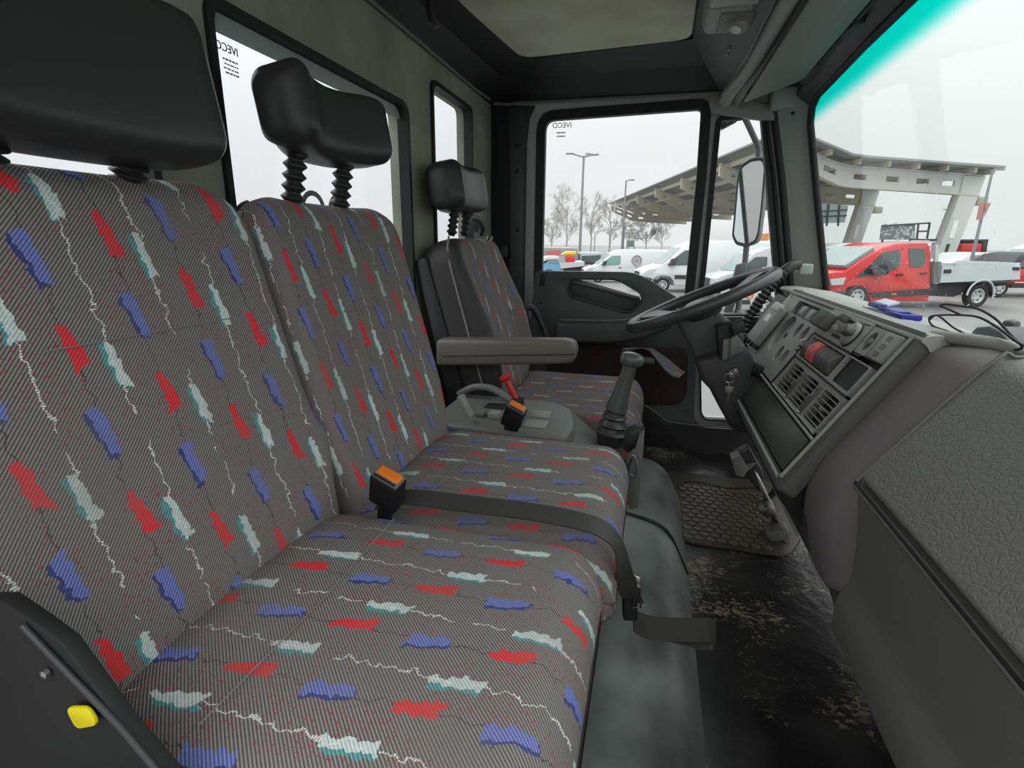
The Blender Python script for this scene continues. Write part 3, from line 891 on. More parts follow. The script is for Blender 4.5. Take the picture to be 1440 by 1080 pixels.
fp = [(-0.395, 2.085, 1.498), (-0.138, 2.085, 1.508), (0.145, 2.085, 1.505), (0.152, 2.085, 1.481), (0.164, 2.085, 1.325), (0.139, 2.085, 1.282), (0.017, 2.085, 1.268), (-0.101, 2.085, 1.269), (-0.388, 2.085, 1.263)]
plate('door_fabric', round_poly(fp, .02), (0, -.006, 0), mat('dark_door_cloth', rgb(48, 38, 38), .9, bump=(700, .3), var=(14, rgb(60, 34, 34))), dr, bev=.003)
tube('door_shelf_line', [(0.006, 2.08, 1.271), (0.061, 2.075, 1.239), (0.118, 2.07, 1.211), (0.315, 2.065, 1.212), (0.416, 2.06, 1.218)], .0035, M_greyd, dr, 8, smooth=4)
dl = [(-0.022, 2.075, 1.279), (0.061, 2.075, 1.233), (0.119, 2.075, 1.2), (0.33, 2.075, 1.204), (0.494, 2.075, 1.212), (0.579, 2.075, 0.757), (-0.035, 2.075, 0.791)]
plate('door_lower_panel', dl, (0, -.008, 0), M_black, dr, bev=.004)
# peeling corner of the door cloth, curled outwards
fl0 = [(-0.101, 2.07, 1.467), (-0.066, 2.05, 1.493), (-0.019, 2.03, 1.511), (0.011, 2.0, 1.508), (0.039, 1.985, 1.478), (0.07, 1.98, 1.443), (0.1, 1.985, 1.419), (0.124, 2.0, 1.412)]
fl1 = [(-0.095, 2.078, 1.497), (-0.054, 2.075, 1.503), (-0.014, 2.075, 1.503), (0.021, 2.07, 1.503), (0.071, 2.05, 1.477), (0.104, 2.04, 1.454), (0.131, 2.035, 1.434), (0.147, 2.035, 1.427)]
quad_strip('peeled_cloth', fl0, fl1, M_fab, dr, thick=(0, .004, 0))
pc_ = bpy.data.objects['peeled_cloth'].data
ul_ = pc_.uv_layers.new(name='UVMap')
for lp3 in pc_.loops:
    c3 = pc_.vertices[lp3.vertex_index].co
    ul_.data[lp3.index].uv = (c3.z * 1.2 + c3.y, c3.x * 1.2)
tube('peeled_edge', fl0, .003, M_greyd, dr, 6)
# window guide slot and card screw
box('guide_slot', tuple((-0.433, 2.086, 1.726)), tuple(a + b for a, b in zip((-0.414, 2.086, 1.777), (0, .01, 0))), M_black, dr, bev=.001)
lathe('card_screw', [(0, -.003), (.004, -.002), (.006, 0)], (-0.429, 2.089, 1.661), (0, 1, 0), M_dark2, dr, 10)

# ------------------------------------------------------------------ dashboard
DA = Vector((.434, 1.01, 1.75))                      # near top corner of the instrument face
DB = Vector((-.51450, 0, -.85749))                   # down the face
DN = Vector((-.85749, 0, .51450))                    # out of the face
def D(a, b, h=0.0): return DA + Vector((0, a, 0)) + DB * b + DN * h
dash = thing('dashboard', (.40, 1.0, 1.5), 'long grey dashboard with instrument panel, switches, air vents and grained passenger side', 'dashboard')
def drect(a0, a1, b0, b1, h=0.0): return [D(a0, b0, h), D(a1, b0, h), D(a1, b1, h), D(a0, b1, h)]
def dell(ca, cb, ra, rb, h=0.0, n=28): return [D(ca + ra * math.cos(2 * PI * k / n), cb + rb * math.sin(2 * PI * k / n), h) for k in range(n)]
def dplate(name, lp, h, m, parent=dash, bev=.0015, r=0.0, holes=()):
    lp = round_poly(lp, r) if r else lp
    if holes: return holed(name, lp, holes, DN * -h, m, parent, bev=0)
    return plate(name, lp, DN * -h, m, parent, bev=bev)
def dbox(name, a0, a1, b0, b1, h0, h1, m, parent=dash, bev=.002, seg=2):
    return obox(name, D(a0, b0, h0), Vector((0, a1 - a0, 0)), DB * (b1 - b0), DN * (h1 - h0), m, parent, bev, seg)
M_recess = mat('recess_black', rgb(20, 20, 20), .55)
M_frame = mat('dash_frame_grey', rgb(84, 84, 82), .5, bump=(600, .1))
M_sw = mat('switch_grey', irgb(64, 64, 62), .5)
# carcass behind the face, over the driver's half
extrude_y('carcass', [(x, z) for x, z in [(.44 , 1.725), (.575, 1.725), (.60, 1.50), (.60, 1.36), (.33, 1.36), (.262, 1.435)]], [1.0, 2.10], M_recess, dash, 30)
# lower knee panel below the vents and outer rim
dplate('knee_panel', drect(.028, .62, .243, .318, .004), .014, mat('knee_panel_dark', rgb(70, 72, 68), .32, bump=(600, .08)), r=.004)
rim_o = drect(-.022, .86, -.012, .345, .002); rim_i = drect(.018, .80, .004, .322, .002)
holed('face_frame', round_poly(rim_o, .012), [round_poly(rim_i, .006)], DN * -.03, M_frame, dash, bev=.004, seg=3)
tube('frame_edge', [D(.006, .0, .004), D(.006, .325, .004)], .004, M_grey, dash, 8)
tube('frame_edge', [D(.012, .236, .005), D(.62, .236, .005)], .0035, M_grey, dash, 8)
tube('frame_edge', [D(.03, .2275, .005), D(.40, .2275, .005)], .0025, M_grey, dash, 8)
tube('frame_edge', [D(.02, .331, .003), D(.60, .331, .003)], .004, M_grey, dash, 8)
# speaker grille panel: three groups of holes
sp_ = dplate('grille_panel', drect(.024, .088, .008, .064, .008), .02, M_cluster, r=.003)
bm = bmesh.new()
for g in range(3):
    for i in range(4):
        for j in range(3):
            ca, cb = .0665 - g * .0005 - i * .0057, .0165 + g * .0165 + j * .0038
            vs_ = [bm.verts.new(p) for p in dell(ca, cb, .0017, .0013, .0083, 8)]
            wv = [bm.verts.new(p - DN * .002) for p in vs_ and [v.co.copy() for v in vs_]]
            bm.faces.new(vs_)
            for k in range(8): bm.faces.new((vs_[k], vs_[(k + 1) % 8], wv[(k + 1) % 8], wv[k]))
o = bm_obj('grille_hole', bm, M_black, sp_); tag(o, kind='stuff')
# light switch panel with elliptical well
kp = dplate('knob_panel', drect(.091, .146, .008, .066, .008), .02, M_cluster, r=.003, holes=[dell(.118, .038, .0165, .0205, .008)])
plate('knob_well', dell(.118, .038, .018, .022, -.006), DN * -.004, M_black, kp, bev=0)
lathe('knob', [(0, .016), (.007, .015), (.009, .010), (.009, 0)], D(.118, .038, -.006), DN, M_greyd, kp, 16)
# heater control panel
hv = dplate('heater_panel', drect(.15, .405, .004, .072, .008), .02, M_cluster, r=.004)
tube('panel_groove', [D(.15, .0745, .006), D(.41, .0745, .006)], .0022, M_black, dash, 6)
tube('panel_groove', [D(.148, .004, .006), D(.148, .074, .006)], .0022, M_black, dash, 6)
for (a0, a1, b0, b1) in ((.235, .285, .014, .020), (.245, .30, .054, .061), (.165, .20, .010, .0125)):
    dplate('slider_slot', drect(a0, a1, b0, b1, .0085), .002, M_black, hv, bev=0)
dbox('slider_knob', .270, .302, .008, .026, .008, .024, M_sw, hv, bev=.004)
dbox('slider_knob', .272, .296, .036, .050, .008, .022, M_cluster, hv, bev=.004)
dbox('slider_base', .232, .290, .034, .052, .008, .012, M_cluster, hv, bev=.002)
dbox('heater_block', .335, .402, .016, .060, .008, .034, M_sw, hv, bev=.006, seg=3)
dl_ = lathe('fan_dial', [(0, .012), (.020, .012), (.024, .009), (.027, 0)], D(.204, .040, .008), DN, M_cluster, hv, 30)
plate('dial_grip', round_poly([D(.228, .032, .016), D(.218, .050, .016), D(.188, .050, .016), D(.176, .042, .016), D(.182, .028, .016)], .006), DN * .020, M_sw, dl_, bev=.005, seg=3)
tube('dial_rim', dell(.204, .040, .0275, .0275, .009, 30), .002, M_black, dl_, 6, closed=True)
# switch row: rocker barrels, red hazard switch, empty pocket
row = dplate('switch_panel', drect(.034, .405, .076, .140, .006), .02, M_cluster, r=.004, holes=[round_poly(drect(.160, .392, .0815, .135, .006), .004), round_poly(drect(.042, .148, .079, .134, .006), .006)])
dbox('switch_bay', .156, .396, .078, .139, -.030, -.022, M_black, row, bev=0)
pk = dbox('pocket_back', .040, .150, .077, .137, -.006, -.001, M_black, row, bev=0)
for q in ((.038, .042, .076, .138), (.148, .152, .076, .138)): dbox('pocket_wall', *q, -.012, -.007, M_black, row, bev=0)
for q in ((.042, .148, .075, .079), (.042, .148, .134, .138)): dbox('pocket_wall', *q, -.012, -.007, M_black, row, bev=0)
def rocker(name, a0, a1, m, extra=0.0):
    n = 9
    prof = []
    for k in range(n + 1):
        t = k / n
        b = .084 + (.1325 - .084) * t
        prof.append((b, .004 + extra + .011 * math.sin(PI * t)))
    vs = [D(a0, b, h) for b, h in prof] + [D(a0, prof[-1][0], -.02), D(a0, prof[0][0], -.02)]
    vs += [D(a1, b, h) for b, h in prof] + [D(a1, prof[-1][0], -.02), D(a1, prof[0][0], -.02)]
    k_ = len(vs) // 2
    fs = [(i, (i + 1) % k_, k_ + (i + 1) % k_, k_ + i) for i in range(k_)] + [tuple(range(k_)), tuple(range(2 * k_ - 1, k_ - 1, -1))]
    return mesh(name, vs, fs, m, row, angle=30)
for k in range(4):
    a0 = .176 + k * .0265
    s_ = rocker('rocker_switch', a0, a0 + .0245, M_sw)
    tube('switch_mark', [D(a0 + .004, .119, .0130), D(a0 + .020, .119, .0130)], .0007, M_greyd, s_, 5)
rs = rocker('hazard_switch', .288, .333, M_redsw, .004); rs['label'] = 'red rocker switch'
for k in range(4): tube('switch_print', [D(.325 - k * .004, .118, .0155), D(.325 - k * .004, .127, .0118)], .0006, mat('switch_print', rgb(232, 170, 160), .6), rs, 5)
tube('switch_print_mark', [D(.324, .098, .0185), D(.302, .098, .0185), D(.313, .110, .0192), D(.324, .098, .0185)], .0008, mat('switch_print', rgb(232, 170, 160), .6), rs, 5)
for k in range(2): rocker('rocker_switch', .337 + k * .0265, .3615 + k * .0265, M_sw)
# air vents
vp = dplate('vent_panel', drect(.034, .405, .1445, .2265, .004), .02, M_cluster, r=.004,
            holes=[round_poly(drect(a0, a1, .154, .221, .004), .008) for a0, a1 in ((.040, .131), (.171, .259), (.287, .379))])
for a0, a1 in ((.040, .131), (.171, .259), (.287, .379)):
    v_ = dbox('air_vent', a0 - .004, a1 + .004, .150, .226, -.034, -.028, M_black, dash, bev=0)
    for k in range(6):
        b = .161 + k * .0108
        dbox('slat', a0 - .001, a1 + .001, b, b + .0021, -.008, .0035, M_grey, v_, bev=0)
    for k in range(8):
        a = a0 + .006 + k * (a1 - a0 - .012) / 7
        dbox('blade', a - .0012, a + .0012, .152, .224, -.028, -.016, M_recess, v_, bev=0)
    dbox('vent_knob', (a0 + a1) / 2 - .006, (a0 + a1) / 2 + .006, .182, .192, -.012, .006, M_greyd, v_, bev=.002)
for ca in (.150, .272):
    dbox('vent_divider', ca - .012, ca + .012, .156, .222, .003, .007, M_frame, dash, bev=.003)
    lathe('vent_wheel', [(.0, .0), (.012, .0), (.0135, .002), (.0135, .005), (.0, .006)], D(ca - .003, .190, .001), (0, 1, 0), M_sw, dash, 24, flat=1.0)
    dbox('wheel_mark', ca - .006, ca + .010, .2205, .2235, .006, .009, M_lens, dash, bev=.001)
    lathe('divider_screw', [(0, .001), (.0028, .0008), (.0032, 0)], D(ca + .002, .166, .007), DN, M_black, dash, 10)
# instrument panel with warning-lamp windows and round gauges
gauges = [(.628, .117, .056, .057), (.526, .0895, .018, .023), (.465, .0885, .018, .023), (.527, .163, .018, .023), (.471, .1625, .018, .023)]
ip = dplate('instrument_panel', drect(.412, .80, .008, .2265, .006), .016, M_cluster, r=.006,
            holes=[round_poly(drect(.432, .70, .016, .056, .006), .004)] + [dell(*g, .006) for g in gauges])
dbox('lamp_tray', .426, .706, .012, .060, -.014, -.010, M_recess, ip, bev=0)
for k in range(3): dbox('warning_lamp_window', .438 + k * .0865, .522 + k * .0865, .022, .054, -.010, -.002, M_screen, ip, bev=.001)
for g in gauges:
    gz = plate('gauge_face', dell(g[0], g[1], g[2] * 1.02, g[3] * 1.02, -.010), DN * -.004, M_gauge if g[2] > .03 else M_sw, ip, bev=0)
    lathe('needle_hub', [(0, .006), (g[2] * .12, .005), (g[2] * .14, 0)], D(g[0], g[1], -.010), DN, M_black, gz, 12)
    tube('needle', [D(g[0], g[1], -.006), D(g[0] + g[2] * .5, g[1] + g[3] * .55, -.006)], .0009, M_orange, gz, 5)
tube('panel_groove', [D(.408, .078, .006), D(.408, .226, .006)], .0022, M_black, dash, 6)
tube('panel_groove', [D(.034, .1425, .005), D(.408, .1425, .005)], .0018, M_black, dash, 6)
tube('trip_stem', [D(.432, .101, .006), D(.412, .106, .018)], .003, M_lens, ip, 8)
for q in (.114, .126): dbox('clip', .410, .422, .0 + q, q + .006, .006, .012, M_sw, ip, bev=.001)
# hood over the instruments, light grey roll along the top edge and flat top
hood = fil([(.438, 1.742), (.428, 1.748), (.437, 1.757), (.478, 1.760), (.59, 1.744), (.59, 1.725), (.45, 1.725)], [.003, .008, .012, .02, 0, 0, 0], 5)
def hood_sc(i, y):
    return hood
extrude_y('instrument_hood', hood, [.985, 2.03], M_dtop, dash, 40)
ends = [(0.347, 1.98, 1.676), (0.397, 1.98, 1.707), (0.447, 1.96, 1.732)]
plate('hood_end', [D(.79, -.02, .0), D(.86, -.004, .002), D(.86, .21, .01), D(.79, .22, .006)], DN * -.02, M_dtop, dash, bev=.006)
# passenger side: grained upper lid, lower panel, pad between them and the instruments
lid = fil([(.331, 1.549), (.466, 1.742), (.500, 1.753), (.585, 1.744), (.585, 1.70), (.40, 1.54)], [.012, .05, .03, 0, 0, .0], 6)
lidm = extrude_y('upper_lid', lid, [-.05, .2, .5, .70, .86], M_leather, dash, 40)
dpad = fil([(.333, 1.538), (.345, 1.44), (.348, 1.375), (.333, 1.335), (.335, 1.275), (.352, 1.262), (.50, 1.25), (.55, 1.50), (.42, 1.56)], [.006, .0, .03, .03, .02, .01, 0, 0, 0], 5)
extrude_y('lower_panel', dpad, [-.05, .4, .86], mat('lower_dash_vinyl', irgb(82, 81, 78), .5, bump=(240, .15, 'voronoi')), dash, 40)
tube('lid_gap', [(.3295, -.05, 1.5425), (.3295, .86, 1.5425)], .0038, M_black, dash, 6)
tube('lid_trim', [(.3305, -.05, 1.5355), (.3305, .86, 1.5355)], .0032, mat('lid_trim_grey', rgb(120, 118, 114), .35), dash, 8)
pad = fil([(.295, 1.455), (.312, 1.520), (.450, 1.742), (.498, 1.757), (.585, 1.745), (.585, 1.60), (.50, 1.30), (.45, 1.13), (.425, 1.13), (.352, 1.30), (.345, 1.328), (.322, 1.335)], [.05, .03, .05, .02, 0, 0, 0, 0, .01, .03, .015, .02], 6)
def pad_sc(i, y):
    k = PADY[i][1]
    c = (.50, 1.50)
    return [(x + (c[0] - x) * k if x < .55 else x, z + (c[1] - z) * k) for x, z in pad]
PADY = [(.855, .16), (.862, .085), (.872, .04), (.885, .012), (.905, .0), (.955, .0), (.978, .004), (.990, .012), (.998, .03), (1.003, .07)]
extrude_y('centre_pad', pad, [p[0] for p in PADY], M_pad, dash, 45, pad_sc)
tube('pad_step_highlight', [(.325, .875, 1.336), (.323, .93, 1.336), (.325, .985, 1.336)], .0035, M_grey, dash, 8)  # pale tube paints in the highlight along the pad's lower step
tube('pad_seam', [(.3305, .861, 1.545), (.463, .861, 1.740), (.490, .861, 1.752), (.53, .861, 1.752)], .0028, M_greyd, dash, 8, smooth=3)
tube('top_roll', [(.464, 1.03, 1.752), (.474, .97, 1.758), (.494, .92, 1.760), (.508, .88, 1.757), (.515, .86, 1.752)], [.010, .010, .010, .008, .004], M_dtop, dash, 10, smooth=4)
# column-side lower trims of the driver's footwell
und = fil([(.300, 1.43), (.312, 1.36), (.345, 1.30), (.40, 1.26), (.55, 1.25), (.58, 1.45)], [.02, .03, .03, .0, 0, 0], 4)
extrude_y('under_panel', und, [.97, 1.45], M_dark, dash, 40)
tube('under_strip', [(.298, 1.01, 1.437), (.298, 1.60, 1.437)], .005, M_greyd, dash, 8)
tube('under_strip', [(.307, 1.01, 1.36), (.307, 1.60, 1.36)], .004, M_grey, dash, 8)
extrude_y('heater_box', [(.60, ZF + .02), (.60, 1.40), (.46, 1.40), (.44, 1.26), (.50, ZF + .02)], [-.05, .97], M_dark2, dash, 40)

# ------------------------------------------------------------------ seats
def back_secs(c, w, S, th, rt, wb=None, n=10):
    out = []
    wb = wb if wb is not None else w - .012
    for s, ww_, tt in ((-.035, wb - .03, th * .55), (-.028, wb - .012, th * .8), (-.012, wb, th * .95), (.03, wb, th), (.07, wb + (w - wb) * .6, th), (.11, w, th)):
        out.append((s, c, ww_, 0.0 - (th - tt) * .5, -th + (th - tt) * .3, .035))
    k = 7
    for i in range(1, k + 1):
        s = .11 + (S - rt - .11) * i / k
        out.append((s, c, w, 0.0, -th, .035))
    for i in range(1, n + 1):
        a = PI / 2 * i / n
        s = S - rt + rt * math.sin(a)
        dw = rt * (1 - math.cos(a))
        rr = .045
        ds = S - s
        dt = rr - math.sqrt(max(0, rr * rr - max(0, rr - ds) ** 2)) if ds < rr else 0
        out.append((s, c, w - dw * .92, -dt * .9, -th + dt * .7, min(.035, (th - 1.6 * dt) * .45)))
    return out
def cushion_secs(c, w, LX, th, lip=.055, n=8):
    out = []
    for s, d in ((0, .03), (.006, .014), (.02, .004), (.05, 0)):
        out.append((s, c, w - (.012 if s == 0 else 0), -d, -th, .03))
    for i in range(1, 8):
        s = .05 + (LX - lip - .05) * i / 7
        out.append((s, c, w, 0, -th, .03))
    for i in range(1, n + 1):
        a = PI / 2 * i / n
        s = LX - lip + lip * math.sin(a)
        d = (lip * 1.25) * (1 - math.cos(a))
        dw = .03 * (1 - math.cos(a))
        out.append((s, c, w - dw, -d, -th + .0 + .02 * (1 - math.cos(a)), .03))
    return out
def headrest(seat, c, half, x0, z0, z1, thick=.085, lobe=.028, tilt=0.0, sw=1.0):
    """lofted across the seat: forward lobes at both ends, dished middle; parts: cushion, two bellows"""
    secs = []
    n = 22
    H = (z1 - z0) / 2
    for i in range(n + 1):
        k = -1 + 2 * i / n
        ak = abs(k)
        e = max(0.0, (ak - .80) / .20)
        e2 = max(0.0, (ak - .45) / .55)
        up_ = H * (1 - .10 * max(0, .6 - ak)) * (1 - .20 * e2 ** 3 - .24 * e ** 3)
        dn_ = H * (1 - .16 * e2 ** 3 - .22 * e ** 3)
        h = (up_ + dn_) / 2
        t = thick * (1 - .45 * e ** 3)
        fo = lobe * min(1.0, (ak / .78)) ** 2.5 - (.03 * e ** 2)
        secs.append((k * half, (up_ - dn_) / 2, h, fo, fo - t, min(h, t / 2) * .62))
    hr = loft('headrest', (x0, c, (z0 + z1) / 2), (0, 1, 0), (-.16 + tilt, 0, .987), (.987, 0, .16 - tilt), secs, [M_vinyl, M_vinyl], seat, nw=6, nc=6, angle=70)
    for sgn in (-1, 1):
        secs_line = None
    return hr
def bellows(parent, base, top, r=.0145, n=6, rod=True):
    b, t = Vector(base), Vector(top)
    L = (t - b).length
    prof = [(r * .55, -.004)]
    for i in range(n):
        h = L * i / n
        prof += [(r * .62, h + L / n * .05), (r, h + L / n * .45), (r, h + L / n * .55), (r * .62, h + L / n * .95)]
    prof.append((r * .6, L + .004))
    o = lathe('bellows', prof, b, t - b, M_rubber, parent, 18, angle=20)
    return o

UB = Vector((-.262, 0, .965)); NB = Vector((.965, 0, .262)); YY = Vector((0, 1, 0))
def bol(depth, p=4):
    return lambda s, k, x, d: (depth * abs(k) ** p * (1 if s > .0 else .5) if d > .5 else 0)
M_side = mat('seat_side_vinyl', rgb(52, 50, 50), .55, bump=(500, .2))
M_pipe = mat('seat_piping', rgb(24, 24, 26), .5)
M_seam = mat('seat_seam', rgb(136, 130, 127), .8)
def seam_on(parent, pts):
    return tube('seam', pts, .0007, M_seam, parent, 5)

# near passenger seat
ps = thing('passenger_seat', (-.25, .41, ZF), 'nearest seat in grey cloth with red, blue and white flecks under a wide black headrest', 'seat', 'seats in a row across the cab')
oN = Vector((-.428, 0, 1.515))
secs = back_secs(.405, .236, .475, .095, .085, wb=.215)
secs = [(q[0], q[1] + .038 * max(0, min(1, (.16 - q[0]) / .09)), q[2] - (.018 if q[0] < .09 else 0), *q[3:]) for q in secs]
bkN = loft('backrest', oN, UB, YY, NB, secs, [M_fab, M_side], ps, shape=bol(.012), vinyl_below=.42, nw=16, uv0=(.0, .0))
def back_pt(o, s, y, h=.0015): return o + UB * s + YY * y + NB * h
seam_on(bkN, [back_pt(oN, .298, y) for y in (.33, .40, .47, .565)])
csN = loft('seat_cushion', (-.450, 0, 1.512), (1, 0, 0), YY, (0, 0, 1), cushion_secs(.428, .216, .418, .145), [M_fab, M_side], ps,
           shape=lambda s, k, x, d: (-.016 * abs(k) ** 6 + .010 * (1 - k * k)) * (1 if d > .5 else 0), vinyl_below=.1, nw=16, uv0=(.03, -.02), vscale=-1.0)
seam_on(csN, [(-.325, .26, 1.5225), (-.318, .42, 1.524), (-.325, .60, 1.5225)])
# mid seat
ms = thing('middle_seat', (-.25, .86, ZF), 'middle seat in grey flecked cloth, its black headrest raised on long bellows', 'seat', 'seats in a row across the cab')
oM = Vector((-.418, 0, 1.492))
secs = back_secs(.862, .215, .492, .095, .080, wb=.200)
bkM = loft('backrest', oM, UB, YY, NB, secs, [M_fab, M_side], ms, shape=bol(.012), vinyl_below=.42, nw=16, uv0=(.27, .09))
seam_on(bkM, [back_pt(oM, .30, y) for y in (.77, .83, .90, .965)])
csM = loft('seat_cushion', (-.440, 0, 1.487), (1, 0, 0), YY, (0, 0, 1), cushion_secs(.866, .219, .424, .14), [M_fab_worn, M_side], ms,
           shape=lambda s, k, x, d: (-.016 * abs(k) ** 6 + .010 * (1 - k * k)) * (1 if d > .5 else 0), vinyl_below=.1, nw=16, uv0=(.11, -.06), vscale=-1.0)
seam_on(csM, [(-.33, .70, 1.4965), (-.322, .87, 1.4985), (-.33, 1.03, 1.4965)])
for o_, b_, (ya, yb), S, w, c in ((oN, bkN, (.17, .64), .475, .236, .405), (oM, bkM, (.645, 1.08), .492, .215, .862)):
    rt = .08
    pts = []
    for s in (.12, .2, .3, S - rt): pts.append(back_pt(o_, s, c - w - .001, -.052))
    for i in range(1, 8):
        a = PI / 2 * i / 8
        pts.append(back_pt(o_, S - rt + rt * math.sin(a), c - w + rt * (1 - math.cos(a)) * .92 - .001, -.052))
    tube('piping', pts, .0032, M_pipe, b_, 6)
for seat_, c, half, x0, z0, z1, lobe in ((ps, .425, .158, -.515, 1.980, 2.150, .016), (ms, .846, .140, -.520, 2.030, 2.150, .032)):
    h_ = headrest(seat_, c, half, x0, z0, z1, lobe=lobe)
    zb = 1.955
    for sg in (-1, 1):
        bellows(h_, (-.573, c + sg * .068, zb), (-.553, c + sg * .068, z0 + .022), r=.0185)
# side plates, frame and release tab of the near seat
fr = plate('seat_frame', [(-0.66, 0.205, 1.613), (-0.406, 0.205, 1.663), (-0.378, 0.205, 1.65), (-0.358, 0.205, 1.639), (-0.322, 0.205, 1.582), (-0.278, 0.205, 1.53), (-0.814, 0.205, 1.338)], (0, .012, 0), M_black, ps, bev=.002)
tube('frame_rail', [(-0.387, 0.203, 1.65), (-0.32, 0.203, 1.585), (-0.279, 0.203, 1.535)], .0022, M_dark, fr, 8)
yt = plate('release_tab', round_poly([(-0.361, 0.202, 1.593), (-0.34, 0.202, 1.599), (-0.334, 0.202, 1.586), (-0.356, 0.202, 1.576)], .006), (0, -.003, 0), M_yellow, ps, bev=.001); yt['label'] = 'yellow tab'
lathe('frame_screw', [(0, -.004), (.003, -.003), (.0035, 0)], (-0.377, 0.204, 1.614), (0, 1, 0), M_metal, fr, 10)
box('seat_base', (-.60, .245, 1.258), (-.10, .62, 1.372), M_dark2, ps, bev=.01)
box('seat_base', (-.60, .67, 1.258), (-.10, 1.06, 1.352), M_dark2, ms, bev=.01)

# driver's seat
dsx = thing('driver_seat', (-.2, 1.6, ZF), "driver's seat in worn dark flecked cloth with bolsters and a beige armrest", 'seat', 'seats in a row across the cab')
oD = Vector((-.405, 0, 1.455))
secsD = back_secs(1.605, .222, .475, .11, .075, wb=.215)
def shD(s, k, x, d):
    if d <= .5: return 0
    f = max(0, min(1, (s - .0) / .08)) * max(0, min(1, (.42 - s) / .2))
    return .050 * f * max(0, (abs(k) - .55) / .45) ** 1.3
bkD = loft('backrest', oD, UB, YY, NB, secsD, [M_fab_old, M_side], dsx, shape=shD, vinyl_below=.42, vinyl_k=-.70, nw=18, uv0=(.05, .02))
tube('worn_edge', [back_pt(oD, s_, 1.605 - .222 * .74, .0005 + shD(s_, -.74, 0, 1)) for s_ in (.10, .15, .20, .25, .30, .34)], .0035, mat('worn_edge', irgb(112, 92, 86), .8), bkD, 6)
seam_on(bkD, [back_pt(oD, .26, y) for y in (1.47, 1.60, 1.74)])
tube('piping', [back_pt(oD, s, 1.605 - .2225, -.03) for s in (.06, .15, .25, .33, .40)] + [back_pt(oD, .45, 1.40, -.03), back_pt(oD, .478, 1.43, -.03)], .003, M_seam, bkD, 6)
csD = loft('seat_cushion', (-.430, 0, 1.432), (1, 0, 0), YY, (0, 0, 1), cushion_secs(1.615, .235, .432, .13, lip=.06), [M_fab_old, M_side], dsx,
           shape=lambda s, k, x, d: (.016 * abs(k) ** 4) * (1 if d > .5 else 0), vinyl_below=.1, nw=16, uv0=(.02, -.03), vscale=-1.0)
hD = headrest(dsx, 1.545, .132, -.530, 1.985, 2.118, thick=.10, lobe=.012)
for sg in (-1, 1): bellows(hD, (-.575, 1.545 + sg * .052, 1.915), (-.56, 1.545 + sg * .052, 2.005), n=6, r=.016)
plate('back_shell', [back_pt(oD, s, 1.605 - .225, h) for s, h in ((.0, -.09), (.44, -.09), (.44, -.13), (.0, -.15))], (0, .45, 0), M_dark2, dsx, bev=.012)
box('seat_base', (-.42, 1.41, 1.26), (-.06, 1.82, 1.33), M_dark2, dsx, bev=.02)
box('seat_skirt', (-.40, 1.40, 1.26), (-.012, 1.835, 1.335), M_dark, dsx, bev=.015)
obox('belt_anchor', (-0.429, 1.12, 1.539), (.026, 0, -.050), (0, .030, 0), (.012, 0, .004), M_grey, ms, bev=.003)
# armrest: beige-grey padded bar with a groove
ar_ = [(-0.568, 1.335, 1.633), (-0.212, 1.335, 1.651), (-0.186, 1.335, 1.647), (-0.176, 1.335, 1.625), (-0.184, 1.335, 1.592), (-0.213, 1.335, 1.587), (-0.571, 1.335, 1.556)]
M_arm = mat('armrest_vinyl', rgb(104, 99, 91), .5, bump=(500, .15))
arm_o = plate('armrest', round_poly(ar_, [0, .006, .012, .012, .012, .01, 0]), (0, .062, 0), M_arm, dsx, bev=.012, seg=4)
arm_o['label'] = 'worn beige armrest'
tube('armrest_groove', [(-0.548, 1.334, 1.59), (-0.181, 1.334, 1.617)], .0022, M_dark, arm_o, 6)
# grab handle of the seat on the door side, tilt lever and belt guide
tube('side_handle', [(-0.464, 1.93, 1.65), (-0.433, 1.95, 1.655), (-0.408, 1.95, 1.621), (-0.373, 1.95, 1.544), (-0.371, 1.95, 1.497)], .012, M_dark2, dsx, 8, smooth=3)


# ------------------------------------------------------------------ steering wheel, column, lock and keys
sw = thing('steering_wheel', (.135, 1.62, 1.74), 'black steering wheel with wide flat spokes in front of the driver seat', 'steering wheel')
WC = Vector((.136, 1.62, 1.738)); WX = Vector((.912, 0, .41)).normalized(); WY = Vector((0, 1, -.03)).normalized(); WN = WX.cross(WY)   # WN points up and back
if WN.z < 0: WN = -WN
RW_ = .206
tube('rim', [WC + WX * RW_ * math.cos(2 * PI * k / 64) + WY * RW_ * math.sin(2 * PI * k / 64) for k in range(64)], .0165, mat('wheel_rubber', irgb(46, 46, 47), .33, bump=(800, .1)), sw, 14, closed=True)
M_wheel = MATS['wheel_rubber']
def spoke(ang, w0, w1):
    d = WX * math.cos(ang) + WY * math.sin(ang); t = WX * -math.sin(ang) + WY * math.cos(ang)
    a = WC - WN * .035 + d * .03
    b = WC - WN * .004 + d * (RW_ - .004)
    pts = [a + t * w0, a - t * w0, (a + b) / 2 - t * w0 * .8 - WN * .004, b - t * w1, b + t * w1, (a + b) / 2 + t * w0 * .8 - WN * .004]
    plate('spoke', pts, WN * .016, M_wheel, sw, bev=.006, seg=3)
spoke(PI * .80, .03, .05); spoke(-PI * .80, .03, .05); spoke(PI * .12, .028, .045); spoke(-PI * .12, .028, .045)
lathe('hub', [(0, .022), (.035, .022), (.055, .012), (.06, -.01), (.045, -.03), (0, -.035)], WC - WN * .02, WN, M_wheel, sw, 28)
st_col = thing('steering_column', (.25, 1.6, 1.45), 'dark grey steering column shroud under the wheel with ignition lock', 'steering column')
